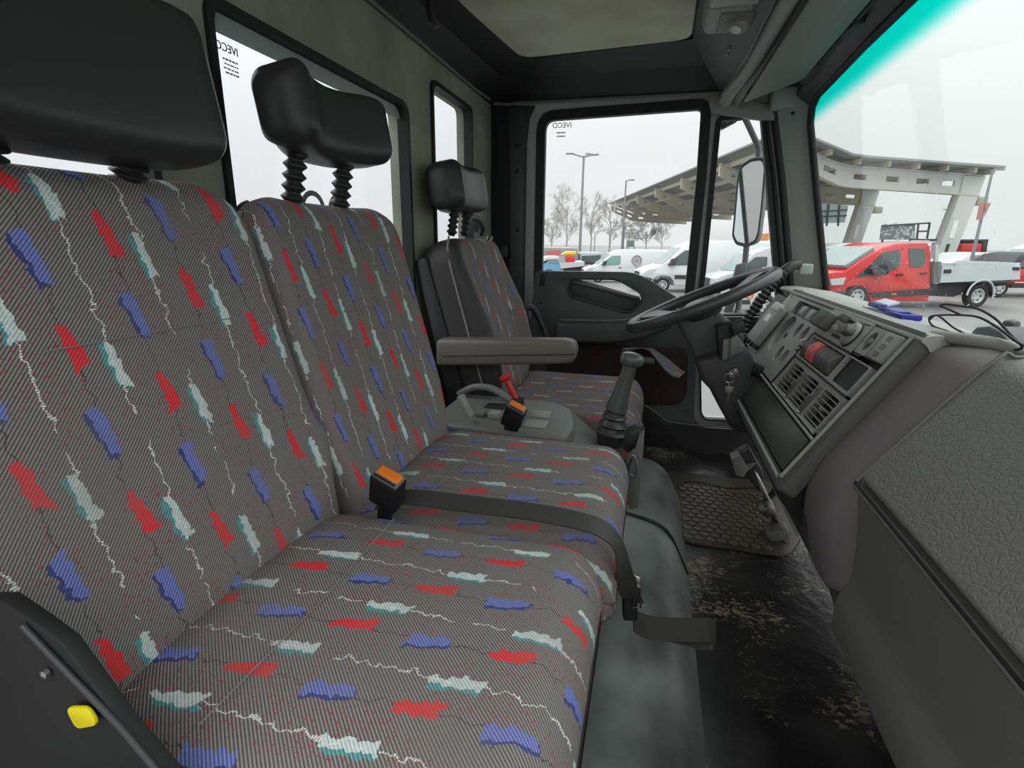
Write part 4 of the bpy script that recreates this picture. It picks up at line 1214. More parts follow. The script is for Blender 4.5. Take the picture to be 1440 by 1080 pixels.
cu_ = [(0.074, 1.6, 1.677), (0.111, 1.6, 1.703), (0.171, 1.6, 1.722), (0.229, 1.6, 1.678), (0.266, 1.6, 1.65), (0.268, 1.6, 1.604), (0.198, 1.6, 1.573), (0.155, 1.6, 1.555), (0.13, 1.6, 1.583)]
plate('upper_shroud', cu_, (0, .10, 0), M_door, st_col, bev=.012, seg=3)
cv_ = [(0.136, 1.545, 1.572), (0.198, 1.545, 1.599), (0.252, 1.545, 1.638), (0.282, 1.545, 1.6), (0.311, 1.545, 1.541), (0.304, 1.545, 1.479), (0.292, 1.545, 1.367), (0.256, 1.545, 1.376), (0.215, 1.545, 1.439), (0.182, 1.545, 1.494), (0.156, 1.545, 1.519)]
plate('lower_shroud', cv_, (0, .14, 0), M_dark, st_col, bev=.014, seg=3)
cw_ = [(0.229, 1.57, 1.474), (0.322, 1.57, 1.52), (0.353, 1.57, 1.423), (0.321, 1.57, 1.376), (0.3, 1.57, 1.363), (0.26, 1.57, 1.368)]
plate('foot_cover', cw_, (0, .12, 0), M_dark2, st_col, bev=.01)
# switch stalk block: tall black body with pale flank and ribbed knob
sb = [(0.178, 1.515, 1.68), (0.217, 1.515, 1.692), (0.226, 1.515, 1.677), (0.226, 1.515, 1.642), (0.206, 1.515, 1.627), (0.212, 1.515, 1.59), (0.195, 1.515, 1.589)]
stk = plate('switch_block', sb, (0, .05, 0), M_black, st_col, bev=.003)
plate('switch_flank', [(0.198, 1.51, 1.645), (0.214, 1.51, 1.65), (0.219, 1.51, 1.597), (0.201, 1.51, 1.586)], (0, .02, 0), M_greyd, st_col, bev=.002)
obox('stalk_knob', (0.21, 1.5, 1.69), (.030, 0, .012), (0, .035, 0), (.012, 0, -.030), M_dark2, stk, bev=.004)
plate('switch_cap', [(0.213, 1.505, 1.647), (0.226, 1.505, 1.661), (0.242, 1.505, 1.647), (0.251, 1.505, 1.618), (0.232, 1.505, 1.607), (0.219, 1.505, 1.596)], (0, .05, 0), M_greyd, st_col, bev=.004)
gt = [(0.297, 1.57, 1.571), (0.317, 1.57, 1.565), (0.327, 1.57, 1.537), (0.31, 1.57, 1.527)]
for k in range(3):
    o3 = (0.288, 1.55, 1.559)
    lathe('gaiter_ring', [(0, 0), (.020 - k * .002, 0), (.022 - k * .002, .004), (.018 - k * .002, .009), (0, .009)], (o3[0] + k * .010, o3[1], o3[2] + .002 - k * .003), (.95, 0, -.3), M_black, st_col, 16)
lk = (0.237, 1.525, 1.553)
lathe('ignition_lock', [(0, .022), (.012, .022), (.014, .018), (.015, 0), (.0, 0)], lk, (-.25, -.95, .05), M_steel, st_col, 18)
# key ring hanging from the lock: ring, two keys
kr = thing('key_ring', lk, 'steel key ring with two keys hanging from the ignition lock', 'keys')
kc = (0.222, 1.485, 1.546)
tube('ring', [(kc[0] + .013 * math.cos(2 * PI * k / 24), kc[1], kc[2] + .013 * math.sin(2 * PI * k / 24)) for k in range(24)], .0014, M_metal, kr, 6, closed=True)
kb = Vector(lk) + Vector((-.25, -.95, .05)).normalized() * .02
plate('key_bow', round_poly([kb + Vector((-.004, -.012, .010)), kb + Vector((.012, -.012, .012)), kb + Vector((.018, -.012, -.004)), kb + Vector((.002, -.012, -.006))], .005), (0, .003, 0), M_steel, kr, bev=.0008)
tube('chain_link', [(kc[0] + .001, kc[1], kc[2] - .011), (kc[0] + .001, kc[1], kc[2] - .024)], .0026, M_metal, kr, 8)
for q, (dx, tilt) in enumerate(((.0, .10), (.004, -.05))):
    kp_ = Vector((kc[0] + dx, kc[1] - .002 - q * .003, kc[2] - .022))
    dn = Vector((tilt, 0, -1)).normalized(); sx = Vector((1, 0, tilt))
    plate('key', round_poly([kp_ - sx * .009, kp_ + sx * .009, kp_ + sx * .010 + dn * .016, kp_ + sx * .004 + dn * .021, kp_ + sx * .004 + dn * .046, kp_ + dn * .050, kp_ - sx * .003 + dn * .046, kp_ - sx * .003 + dn * .021, kp_ - sx * .010 + dn * .015], .002, 3), (0, .0022, 0), M_steel, kr, bev=.0004)

# ------------------------------------------------------------------ corrugated hose and its bracket on the A pillar
hs = thing('grab_hose', (.42, 2.0, 1.6), 'black corrugated hose curving from the dash up to a grey pillar bracket', 'hose')
hp_ = catmull([(0.323, 1.93, 1.544), (0.317, 1.93, 1.598), (0.322, 1.94, 1.641), (0.347, 1.95, 1.689), (0.376, 1.96, 1.742), (0.408, 1.975, 1.787), (0.429, 1.985, 1.81)], 24)
rad = []
dist = 0
for i, p in enumerate(hp_):
    if i: dist += (p - hp_[i - 1]).length
    rad.append(.0165 + .0028 * math.sin(2 * PI * dist / .016))
tube('hose', hp_, rad, M_rubber, hs, 14)
tube('hose_sleeve', [(0.421, 1.985, 1.805), (0.446, 1.99, 1.827), (0.473, 2.0, 1.832)], .017, M_dark, hs, 12, smooth=3)
h0 = (0.473, 2.0, 1.834); h1 = (0.515, 2.0, 1.8)
box('bracket', (h0[0], 1.985, h1[2]), (h1[0], 2.055, h0[2]), M_pillar, hs, bev=.006, seg=3)

# ------------------------------------------------------------------ gear lever, bracket, console, lever, buckles, belts
gl = thing('gear_lever', (-.06, 1.28, 1.40), 'black gear lever with rounded knob and ribbed rubber bellows', 'gear lever')
g0, g1, g2, g3 = [(-0.07, 1.26, 1.436), (-0.062, 1.26, 1.512), (-0.053, 1.26, 1.552), (-0.034, 1.26, 1.624)]
ax_ = (Vector(g3) - Vector(g1)).normalized()
base = Vector(g0)
prof = [(.0, -.03), (.030, -.028)]
for h, r in ((0, .038), (.006, .041), (.012, .034), (.020, .031), (.026, .036), (.032, .030), (.040, .026), (.046, .031), (.052, .026), (.060, .024)): prof.append((r, h))
axb = (Vector(g1) - Vector(g0)).normalized()
lathe('bellows', prof, base, axb, M_rubber, gl, 24, angle=25)
pb = base + axb * .058
L_ = (Vector(g3) - pb).length
lathe('lever_grip', [(0, -.004), (.020, 0), (.027, .006), (.0265, .014), (.0225, .036), (.0215, .042), (.0185, .075), (.0165, L_ - .012), (.016, L_)], pb, Vector(g3) - pb, M_door, gl, 22)
kn = (-0.031, 1.26, 1.628)
loft('knob', kn, (1, 0, -.06), (0, 1, 0), (.06, 0, 1), [(-.030, 0, .006, .006, -.006, .005), (-.027, 0, .016, .013, -.012, .011), (-.018, 0, .022, .017, -.016, .015), (-.005, 0, .023, .018, -.018, .016), (.012, 0, .021, .015, -.016, .014), (.022, 0, .017, .011, -.012, .011), (.026, 0, .010, .006, -.008, .007)], [mat('knob_worn', rgb(84, 84, 84), .28)] * 2, gl, nw=4, nc=5, angle=80)
lathe('knob_collar', [(0, 0), (.011, 0), (.010, .028), (0, .03)], (kn[0] + .02, kn[1] + .002, kn[2] - .002), (1, .25, -.12), M_black, gl, 14)
# bracket beside the cushion
bk = thing('lever_bracket', (-.01, 1.15, 1.35), 'grey sheet bracket with a cable loop beneath the gear lever', 'bracket')
bb = [(-0.017, 1.14, 1.399), (-0.002, 1.14, 1.484), (0.008, 1.14, 1.493), (0.009, 1.14, 1.454), (0.009, 1.14, 1.304), (-0.01, 1.14, 1.296), (-0.035, 1.14, 1.343)]
plate('bracket_plate', bb, (0, .02, 0), M_greyd, bk, bev=.004)
tube('cable', [(-0.024, 1.13, 1.42), (-0.013, 1.12, 1.443), (-0.002, 1.12, 1.423), (-0.002, 1.13, 1.391), (-0.016, 1.13, 1.39)], .0035, M_greyd, bk, 8, smooth=4)
cb = [(-0.033, 1.17, 1.473), (0.003, 1.17, 1.494), (0.009, 1.17, 1.474), (0.001, 1.17, 1.45), (-0.023, 1.17, 1.421), (-0.04, 1.17, 1.433)]
plate('clamp', cb, (0, .05, 0), M_dark2, bk, bev=.008)
# centre console between middle and driver seats
co = thing('centre_console', (-.2, 1.24, 1.45), 'grey moulded console tray between the middle and driver seats', 'console')
c_out = [(-0.475, 1.234, 1.478), (-0.323, 1.42, 1.478), (-0.194, 1.358, 1.478), (-0.1, 1.155, 1.478), (-0.133, 1.089, 1.478), (-0.392, 1.014, 1.478)]
zc = 1.478
cp = [(-.50, 1.095, zc), (-.50, 1.36, zc), (-.235, 1.36, zc), (-.175, 1.30, zc), (-.150, 1.18, zc), (-.16, 1.095, zc)]
plate('tray', round_poly(cp, .02), (0, 0, -.10), M_greyd, co, bev=.008, seg=3)
plate('tray_nose', [(-.20, 1.10, zc - .004), (-.19, 1.33, zc - .004), (-.075, 1.30, zc - .085), (-.07, 1.12, zc - .085)], (0, 0, -.08), M_greyd, co, bev=.01, seg=3)
for q in [((-0.251, 1.18, 1.479), (-0.205, 1.137, 1.479)), ((-0.256, 1.132, 1.479), (-0.2, 1.085, 1.479))]:
    pass
box('blank_cover', (-.272, 1.21, zc), (-.222, 1.262, zc + .003), M_grey, co, bev=.0015)
box('blank_cover', (-.268, 1.135, zc), (-.215, 1.187, zc + .003), M_grey, co, bev=.0015)
box('switch_slot', (-.40, 1.245, zc - .001), (-.345, 1.29, zc + .0025), M_black, co, bev=.001)
box('console_switch', (-.40, 1.17, zc), (-.377, 1.20, zc + .012), M_greyd, co, bev=.004)
box('console_switch', (-.365, 1.165, zc), (-.335, 1.195, zc + .016), M_grey, co, bev=.004)
tube('brake_handle', [(-.50, 1.33, zc + .005), (-.455, 1.325, zc + .030), (-.40, 1.32, zc + .032), (-.34, 1.30, zc + .008)], .010, M_greyd, co, 10, smooth=4)
rl = thing('red_lever', (-.33, 1.25, zc), 'red plastic lever with a round head standing on the grey console', 'lever')
r0, r1 = [(-0.306, 1.22, 1.516), (-0.333, 1.22, 1.566)]
lathe('shaft', [(0, -.01), (.0085, -.01), (.0080, .02), (.0085, (Vector(r1) - Vector(r0)).length - .004), (.013, (Vector(r1) - Vector(r0)).length), (.0155, (Vector(r1) - Vector(r0)).length + .006), (.0135, (Vector(r1) - Vector(r0)).length + .012), (0, (Vector(r1) - Vector(r0)).length + .014)], r0, Vector(r1) - Vector(r0), M_red, rl, 18)
box('lever_base', (r0[0] - .01, r0[1] - .012, zc), (r0[0] + .018, r0[1] + .012, r0[2] + .006), M_dark2, rl, bev=.004)
def buckle(name, label, c0, up, side, front, w, L, t, group):
    """black housing with an orange push button in its top face"""
    b = thing(name, c0, label, 'buckle', group)
    C0 = Vector(c0); up, side = Vector(up).normalized(), Vector(side)
    side = (side - up * side.dot(up)).normalized()
    front = up.cross(side)
    if front.y > 0: front = -front
    obox('housing', C0 - side * w / 2 - front * t / 2, side * w, front * t, up * L, M_black, b, bev=.004, seg=3)
    bt_ = obox('release_button', C0 + up * (L - .003) - side * w * .41 - front * t * .42, side * w * .82, front * t * .62, up * .007, M_orange, b, bev=.003, seg=3)
    obox('button_rim', C0 + up * (L - .002) - side * w * .47 - front * t * .46, side * w * .94, front * t * .9, up * .004, M_greyd, b, bev=.002)
    obox('tongue_slot', C0 + up * (L - .002) + side * -w * .40 + front * t * .26, side * w * .80, front * t * .14, up * .0045, M_black, b, bev=.0005)
    tube('stalk', [C0 - up * .05, C0 + up * .01], .008, M_dark2, b, 8, flat=(.024, .008), up=front)
    return b
bA = (-0.356, 0.635, 1.525)
buckle('belt_buckle', 'black belt buckle with orange button between the near and middle seats', bA, (.30, -.36, .88), (.93, -.10, -.36), (-.05, -.9, .35), .046, .060, .027, 'seat belt buckles')
bB = (-0.289, 1.1, 1.492)
buckle('belt_buckle', 'black belt buckle with orange button standing beside the red lever', bB, (.34, -.36, .86), (.93, -.08, -.34), (-.05, -.9, .35), .045, .060, .027, 'seat belt buckles')
# lap belt laid across the joint of the two cushions, hanging over the front edge to a tongue and a loop
lb = thing('lap_belt', (-.1, .66, 1.5), 'grey lap belt lying between the cushions and hanging over the front edge', 'seat belt')
def strap_obj(name, pts, dirs, w, t, m, parent, n=6):
    """a band: centre points and the direction across it at each point"""
    P_ = catmull(pts, n)
    Q_ = catmull(dirs, n)
    vs, fs = [], []
    for i, p in enumerate(P_):
        d = Q_[i].normalized()
        tg = (P_[min(i + 1, len(P_) - 1)] - P_[max(i - 1, 0)]).normalized()
        nn = tg.cross(d).normalized()
        for sx, sn in ((-1, -1), (1, -1), (1, 1), (-1, 1)):
            vs.append(p + d * (w / 2 * sx) + nn * (t / 2 * sn))
    N = len(P_)
    for i in range(N - 1):
        for k in range(4):
            l = (k + 1) % 4
            fs.append((4 * i + k, 4 * i + l, 4 * i + 4 + l, 4 * i + 4 + k))
    fs += [(3, 2, 1, 0), (4 * N - 4, 4 * N - 3, 4 * N - 2, 4 * N - 1)]
    return mesh(name, vs, fs, m, parent, angle=40)
sp0 = [(-.375, .652, 1.513), (-.33, .655, 1.527), (-.25, .658, 1.5275), (-.15, .662, 1.527), (-.085, .664, 1.523), (-.045, .667, 1.514), (-.020, .670, 1.492), (-.010, .676, 1.455), (-.004, .70, 1.41), (.004, .722, 1.375), (.010, .738, 1.350)]
sd0 = [(.1, 1, .25), (.0, 1, .3), (0, 1, .35), (0, 1, .35), (0, 1, .35), (.1, 1, .3), (.2, 1, .1), (.5, .8, 0), (.8, .45, 0), (.9, .2, .1), (.9, .1, .1)]
strap_obj('webbing', sp0, sd0, .031, .0022, M_belt, lb)
tgx = Vector((0.007, 0.735, 1.359))
obox('tongue_cover', tgx + Vector((-.010, -.012, -.036)), (.022, .004, .002), (-.003, .016, 0), (-.006, 0, .066), M_black, lb, bev=.004, seg=3)
tub = [tgx + Vector((x, -.014, z)) for x, z in ((-.004, .030), (.008, .027), (.010, .048), (-.001, .052))]
plate('tongue_plate', tub, (0, .002, 0), M_metal, lb, bev=.0006)
tub2 = [tgx + Vector((x, -.0155, z)) for x, z in ((.002, -.004), (.014, -.002), (.010, .034), (.004, .034))]
tube('tongue_frame', tub2, .0016, M_metal, lb, 6, closed=True)
sp1 = [(.012, .738, 1.318), (.035, .752, 1.298), (.070, .770, 1.287), (.110, .790, 1.279), (.138, .806, 1.272), (.149, .817, 1.258), (.147, .822, 1.245), (.128, .815, 1.247), (.09, .80, 1.262), (.05, .78, 1.278), (.03, .775, 1.285)]
sd1 = [(-.1, .25, 1), (.0, .35, 1), (0, .4, 1), (0, .4, 1), (-.05, .45, 1), (-.05, .5, 1), (-.05, .5, 1), (0, .6, .8), (0, .7, .6), (0, .9, .3), (0, 1, .1)]
strap_obj('webbing', sp1, sd1, .038, .0022, M_belt, lb)

# rubber mat with round dimples in the driver's footwell
mt = thing('floor_mat', (.25, 1.55, ZF), 'worn brown rubber mat with round dimples in the driver footwell', 'mat')
M_mat = mat('brown_rubber_mat', irgb(54, 49, 40), .5, bump=(60, .4), var=(9, irgb(36, 34, 31)))
ml = [(.135, 1.36, ZF), (.40, 1.36, ZF), (.47, 1.50, ZF), (.47, 1.83, ZF), (.10, 1.83, ZF), (.10, 1.60, ZF)]
plate('mat_sheet', round_poly([(x, y, ZF + .001) for x, y, z in ml], .04), (0, 0, .008), M_mat, mt, bev=.002)
dim = None
cnt = 0
yy = 1.385
row_i = 0
while yy < 1.72:
    xx = .150 + (.0145 if row_i % 2 else 0)
    while xx < .42:
        if not (xx > .36 and yy < 1.42) and cnt < 300:
            if dim is None:
                dim = lathe('dimple', [(.0128, 0), (.0128, .0022), (.0112, .0036), (.0, .0036)], (xx, yy, ZF + .0088), (0, 0, 1), mat('mat_dimple', irgb(66, 60, 48), .45), mt, 10)
                d0 = Vector((xx, yy, 0)); l0 = dim.location.copy()
            else:
                c_ = dim.copy(); COL.objects.link(c_); c_.parent = mt
                c_.location = l0 + Vector((xx, yy, 0)) - d0
            cnt += 1
        xx += .029
    yy += .0252
    row_i += 1
for k in range(22):
    pass
bm = bmesh.new()
for k in range(26):
    x0_, y0_ = .16 + k * .0095, 1.742 + .012 * math.sin(k * .35)
    vv = [bm.verts.new((x0_ + dx, y0_ + dy, ZF + .0085 + dz)) for dx in (0, .0045) for dy in (0, .012) for dz in (0, .006)]
    for f in ((0, 1, 3, 2), (4, 6, 7, 5), (0, 4, 5, 1), (2, 3, 7, 6), (0, 2, 6, 4), (1, 5, 7, 3)): bm.faces.new([vv[i] for i in f])
tag(bm_obj('mat_rib', bm, M_mat, mt), kind='stuff')
# pedals
pd = thing('accelerator_pedal', (.36, 1.62, 1.25), 'grey accelerator pedal bracket with a drilled triangular plate beside the dash', 'pedal')
pA = [(0.275, 1.62, 1.261), (0.3, 1.62, 1.273), (0.327, 1.62, 1.232), (0.318, 1.62, 1.203), (0.295, 1.62, 1.207)]
plate('pedal_pad', pA, (0, .05, 0), M_grey, pd, bev=.003)
pB = [(0.303, 1.63, 1.234), (0.35, 1.63, 1.252), (0.321, 1.63, 1.21)]
pBh = [[(0.309, 1.63, 1.238), (0.313, 1.63, 1.238), (0.314, 1.63, 1.233), (0.31, 1.63, 1.233)], [(0.319, 1.63, 1.24), (0.323, 1.63, 1.24), (0.324, 1.63, 1.236), (0.32, 1.63, 1.235)], [(0.329, 1.63, 1.242), (0.333, 1.63, 1.243), (0.334, 1.63, 1.238), (0.33, 1.63, 1.238)]]
holed('pedal_plate', pB, pBh, (0, .006, 0), M_grey, pd)
plate('pedal_bracket', [(0.292, 1.66, 1.259), (0.331, 1.66, 1.285), (0.376, 1.66, 1.216), (0.403, 1.66, 1.127), (0.372, 1.66, 1.148), (0.334, 1.66, 1.187)], (0, .05, 0), M_dark, pd, bev=.004)
pd2 = thing('brake_pedal', (.37, 1.50, 1.2), 'bright worn metal brake pedal against the lower dash', 'pedal')
plate('pedal_pad', [(0.329, 1.5, 1.261), (0.34, 1.5, 1.251), (0.385, 1.5, 1.176), (0.384, 1.5, 1.164), (0.371, 1.5, 1.167), (0.346, 1.5, 1.217)], (0, .055, 0), M_metal, pd2, bev=.003)
tube('pedal_arm', [(0.367, 1.52, 1.181), (0.385, 1.52, 1.217), (0.395, 1.52, 1.285)], .009, M_dark2, pd2, 8)
pd3 = thing('clutch_pedal', (.37, 1.40, 1.14), 'dull grey clutch pedal low over the floor mat', 'pedal')
plate('pedal_pad', [(0.332, 1.45, 1.187), (0.351, 1.45, 1.197), (0.375, 1.45, 1.189), (0.385, 1.45, 1.171), (0.353, 1.45, 1.164), (0.339, 1.45, 1.173)], (0, .05, 0), M_steel, pd3, bev=.003)
plate('pedal_foot', [(0.355, 1.42, 1.133), (0.378, 1.42, 1.146), (0.41, 1.42, 1.147), (0.417, 1.42, 1.122), (0.371, 1.42, 1.109), (0.357, 1.42, 1.118)], (0, .06, 0), M_greyd, pd3, bev=.004)
tube('pedal_arm', [(0.372, 1.47, 1.17), (0.406, 1.47, 1.124), (0.416, 1.45, 1.121)], .008, M_dark2, pd3, 8)

# slim grey box clipped on the instrument panel
tb = thing('card_box', D(.77, .12, .03), 'slim grey plastic box clipped over the far end of the instrument panel', 'box')
obox('box_body', D(.705, .058, .010), Vector((0, .130, 0)), DB * .130, DN * .022, M_grey, tb, bev=.004, seg=3)
obox('box_clip', D(.72, .050, .022), Vector((0, .09, 0)), DB * .026, DN * .013, mat('clip_beige', irgb(150, 148, 136), .45), tb, bev=.003)
obox('box_label', D(.74, .092, .0318), Vector((0, .05, 0)), DB * .022, DN * .001, M_lens, tb, bev=0)
tube('box_hinge', [D(.705, .192, .022), D(.835, .192, .022)], .006, M_dark, tb, 10)
for a_ in (.72, .77, .82): obox('box_foot', D(a_, .186, .004), Vector((0, .014, 0)), DB * .014, DN * .030, M_black, tb, bev=.002)

# blue and white ice scraper lying on the dash top
isx = thing('ice_scraper', (.52, 1.17, 1.775), 'blue and white plastic ice scraper lying on the dash under the windscreen', 'ice scraper')
ZS = 1.756
plate('blade', [(.478, 1.40, ZS), (.512, 1.41, ZS), (.512, 1.25, ZS), (.478, 1.245, ZS)], (0, 0, .006), M_white, isx, bev=.002)
plate('handle', [(.476, 1.31, ZS + .006), (.508, 1.315, ZS + .006), (.508, 1.23, ZS + .004), (.480, 1.225, ZS + .004)], (0, 0, .010), M_blue, isx, bev=.003)
holed('handle_loop', [(.476, 1.27, ZS), (.514, 1.27, ZS), (.514, 1.19, ZS), (.476, 1.19, ZS)], [[(.484, 1.26, ZS), (.506, 1.26, ZS), (.506, 1.20, ZS), (.484, 1.20, ZS)]], (0, 0, .012), M_blue, isx, bev=.003)
plate('top_blade', [(.482, 1.37, ZS + .012), (.512, 1.375, ZS + .022), (.512, 1.295, ZS + .022), (.482, 1.29, ZS + .012)], (0, 0, .005), M_white, isx, bev=.002)
plate('top_edge', [(.478, 1.372, ZS + .008), (.487, 1.372, ZS + .013), (.487, 1.288, ZS + .013), (.478, 1.286, ZS + .008)], (0, 0, .008), M_blue, isx, bev=.002)

# loops of black cable on the dash top, and a rounded dark cover behind them
cbx = thing('cable_loops', (.49, .95, 1.78), 'thin black cable looped loosely on the dash top', 'cable')
lpA = [(0.495, 0.858, 1.769), (0.495, 0.877, 1.772), (0.495, 0.929, 1.785), (0.495, 0.976, 1.792), (0.495, 1.024, 1.789), (0.495, 1.099, 1.779), (0.495, 1.124, 1.771), (0.495, 1.105, 1.759), (0.495, 1.036, 1.757), (0.495, 0.999, 1.752)]
lpB = [(0.5, 1.034, 1.788), (0.5, 1.082, 1.793), (0.5, 1.107, 1.795), (0.5, 1.089, 1.8), (0.5, 1.044, 1.802), (0.5, 0.991, 1.803), (0.5, 0.942, 1.794), (0.5, 0.899, 1.777), (0.5, 0.872, 1.767), (0.5, 0.873, 1.762), (0.5, 0.896, 1.755), (0.5, 0.926, 1.755)]
lpC = [(0.49, 1.111, 1.769), (0.49, 1.087, 1.78), (0.49, 1.03, 1.768), (0.49, 0.98, 1.762)]
tube('cable', catmull(lpA, 6), .0018, M_black, cbx, 6)
tube('cable', catmull(lpB, 6), .0018, M_black, cbx, 6)
tube('cable', catmull(lpC, 6), .0016, M_black, cbx, 6)
cvx = [(0.56, 1.125, 1.742), (0.56, 1.106, 1.761), (0.56, 1.07, 1.768), (0.56, 1.04, 1.763), (0.56, 1.004, 1.748), (0.56, 0.997, 1.74), (0.56, 1.036, 1.735), (0.56, 1.079, 1.739)]
cvo = plate('wiper_cover', cvx, (.07, 0, 0), mat('cover_black', rgb(58, 60, 62), .35), None, bev=.008, seg=3)
tag(cvo, 'dark rounded cover at the windscreen base behind the cable loops', 'cover')
dv = thing('front_mirror', (.9, 1.0, 1.75), 'small round dark knob standing outside beyond the windscreen base', 'mirror')
kq = (0.691, 1.25, 1.746)
lathe('mirror_head', [(0, .012), (.012, .010), (.015, 0), (.012, -.010), (0, -.012)], kq, (.6, -.8, 0), mat('cover_black', rgb(58, 60, 62), .35), dv, 18)
tube('mirror_stem', [kq, (kq[0] + .0, kq[1] + .0, kq[2] - .06)], .006, MATS['cover_black'], dv, 8)

# belt reel cover and shoulder belt behind the driver's seat
rl_ = thing('belt_guide', (-.55, 1.85, 1.9), 'black shoulder belt and guide arm on the pillar beside the driver seat', 'seat belt')
tube('guide_arm', [(-0.571, 1.62, 1.954), (-0.573, 1.66, 1.969), (-0.57, 1.72, 1.964), (-0.574, 1.78, 1.946), (-0.586, 1.8, 1.918)], .010, M_dark2, rl_, 8, smooth=4)
gp = [(-0.64, 1.8, 1.96), (-0.617, 1.8, 1.972), (-0.596, 1.8, 1.958), (-0.586, 1.8, 1.923), (-0.607, 1.8, 1.927), (-0.633, 1.8, 1.946)]
plate('guide_plate', gp, (0, .02, 0), M_dark2, rl_, bev=.003)
strap_obj('shoulder_strap', [(-0.584, 1.86, 1.904), (-0.548, 1.88, 1.82), (-0.507, 1.9, 1.731), (-0.461, 1.92, 1.625), (-0.434, 1.93, 1.53), (-0.413, 1.93, 1.42)], [(1, .2, .25)] * 6, .045, .002, M_belt, rl_)
for q in [(-0.575, 1.82, 1.892), (-0.559, 1.82, 1.892)]:
    tube('guide_pin', [q, (q[0] + .010, q[1], q[2] + .022)], .0022, M_metal, rl_, 6)
lathe('guide_bolt', [(0, .006), (.005, .005), (.006, 0)], (-0.559, 1.82, 1.866), (0, -1, 0), M_metal, rl_, 10)
box('pillar_socket', tuple((-0.603, 2.1, 1.833)), tuple(a + b for a, b in zip((-0.571, 2.1, 1.878), (0, .03, 0))), M_dark, rl_, bev=.003)

# ------------------------------------------------------------------ outside: the truck's own mirror
mi = thing('side_mirror', (.36, 2.45, 2.06), 'tall side mirror on a grey tube arm outside the quarter window', 'mirror')
mf = [(0.387, 2.45, 2.229), (0.346, 2.45, 2.225), (0.314, 2.45, 2.201), (0.306, 2.45, 2.156), (0.31, 2.45, 2.018), (0.312, 2.45, 1.927), (0.33, 2.45, 1.895), (0.37, 2.45, 1.887), (0.401, 2.45, 1.902), (0.408, 2.45, 1.933), (0.408, 2.45, 2.045), (0.401, 2.45, 2.207)]
M_mir = mat('mirror_housing', rgb(96, 96, 98), .5)
mshift = lambda p, k: (p[0] + .05 * k, p[1] + .02 + .06 * k, p[2])
hb = plate('mirror_housing', round_poly(mf, .01), (.03, .07, 0), M_mir, mi, bev=.01, seg=3)
mg = [Vector(p) for p in mf]
mc_ = sum(mg, Vector()) / len(mg)
plate('mirror_glass', [mc_ + (p - mc_) * .94 + Vector((-.001, -.0035, 0)) for p in round_poly(mf, .01)], (.001, .003, 0), M_mirror, mi, bev=0)
tube('mirror_rim', round_poly(mf, .012), .0045, M_dark2, mi, 8, closed=True)
tube('mirror_arm', [(0.294, 2.4, 2.376), (0.316, 2.42, 2.348), (0.362, 2.47, 2.288), (0.376, 2.49, 2.267), (0.378, 2.49, 2.229)], .0115, M_mir, mi, 10)
tube('mirror_arm', [(0.224, 2.36, 2.353), (0.264, 2.38, 2.365), (0.299, 2.4, 2.373)], .012, M_mir, mi, 10)
tube('mirror_arm', [(0.373, 2.48, 1.899), (0.376, 2.48, 1.802), (0.367, 2.46, 1.606)], .012, M_mir, mi, 10)
am = [(0.338, 2.44, 1.812), (0.376, 2.44, 1.821), (0.378, 2.44, 1.783), (0.371, 2.44, 1.745), (0.344, 2.44, 1.608), (0.31, 2.44, 1.606)]
plate('arm_foot', am, (0, .03, 0), M_mir, mi, bev=.006)
for q_ in [(0.223, 2.36, 2.363), (0.373, 2.44, 1.609)]:
    tube('arm_stub', [q_, (q_[0], 2.185, q_[2])], .014, M_mir, mi, 10)
bl_ = [(0.186, 2.36, 2.375), (0.288, 2.36, 2.375), (0.266, 2.36, 2.351), (0.217, 2.36, 2.326), (0.197, 2.36, 2.344)]
plate('arm_bracket', bl_, (0, .04, 0), M_dark2, mi, bev=.003)

# ------------------------------------------------------------------ outside: vehicles
M_cred = mat('red_car_paint', rgb(206, 40, 42), .3, coat=.4)
M_cwhite = mat('white_car_paint', rgb(214, 216, 216), .35, coat=.3)
M_csilver = mat('silver_car_paint', rgb(176, 182, 184), .35, coat=.3)
M_cblue = mat('blue_car_paint', rgb(110, 160, 190), .4)
M_cglass = mat('car_glass', rgb(70, 84, 84), .08, spec=.8)
M_cglass2 = mat('car_glass_pale', rgb(128, 146, 146), .08, spec=.8)
M_clad = mat('black_cladding', rgb(56, 56, 58), .6)
M_tyre = mat('tyre_rubber', rgb(44, 44, 46), .8)
M_rim = mat('wheel_silver', rgb(188, 188, 188), .4)
M_alu = mat('aluminium_board', rgb(198, 202, 206), .4)
M_lamp = mat('headlamp_glass', rgb(205, 210, 212), .15)
M_concrete = mat('white_steel', rgb(206, 206, 204), .5)
M_cream = mat('cream_steel', rgb(206, 200, 182), .6)
M_roofg = mat('roof_sheet', rgb(150, 152, 150), .6)
M_pole = mat('galvanised_pole', rgb(140, 142, 144), .5)
class Frame:
    def __init__(s, Q, d):
        s.Q = Vector((Q[0], Q[1], 0)); s.d = Vector((d[0], d[1], 0)).normalized(); s.n = Vector((-s.d.y, s.d.x, 0))
    def p(s, a, z, w=0.0): return s.Q + s.d * a + s.n * w + Vector((0, 0, z))
def tumble(z, belt=1.25, k=.14): return max(0.0, z - belt) * k
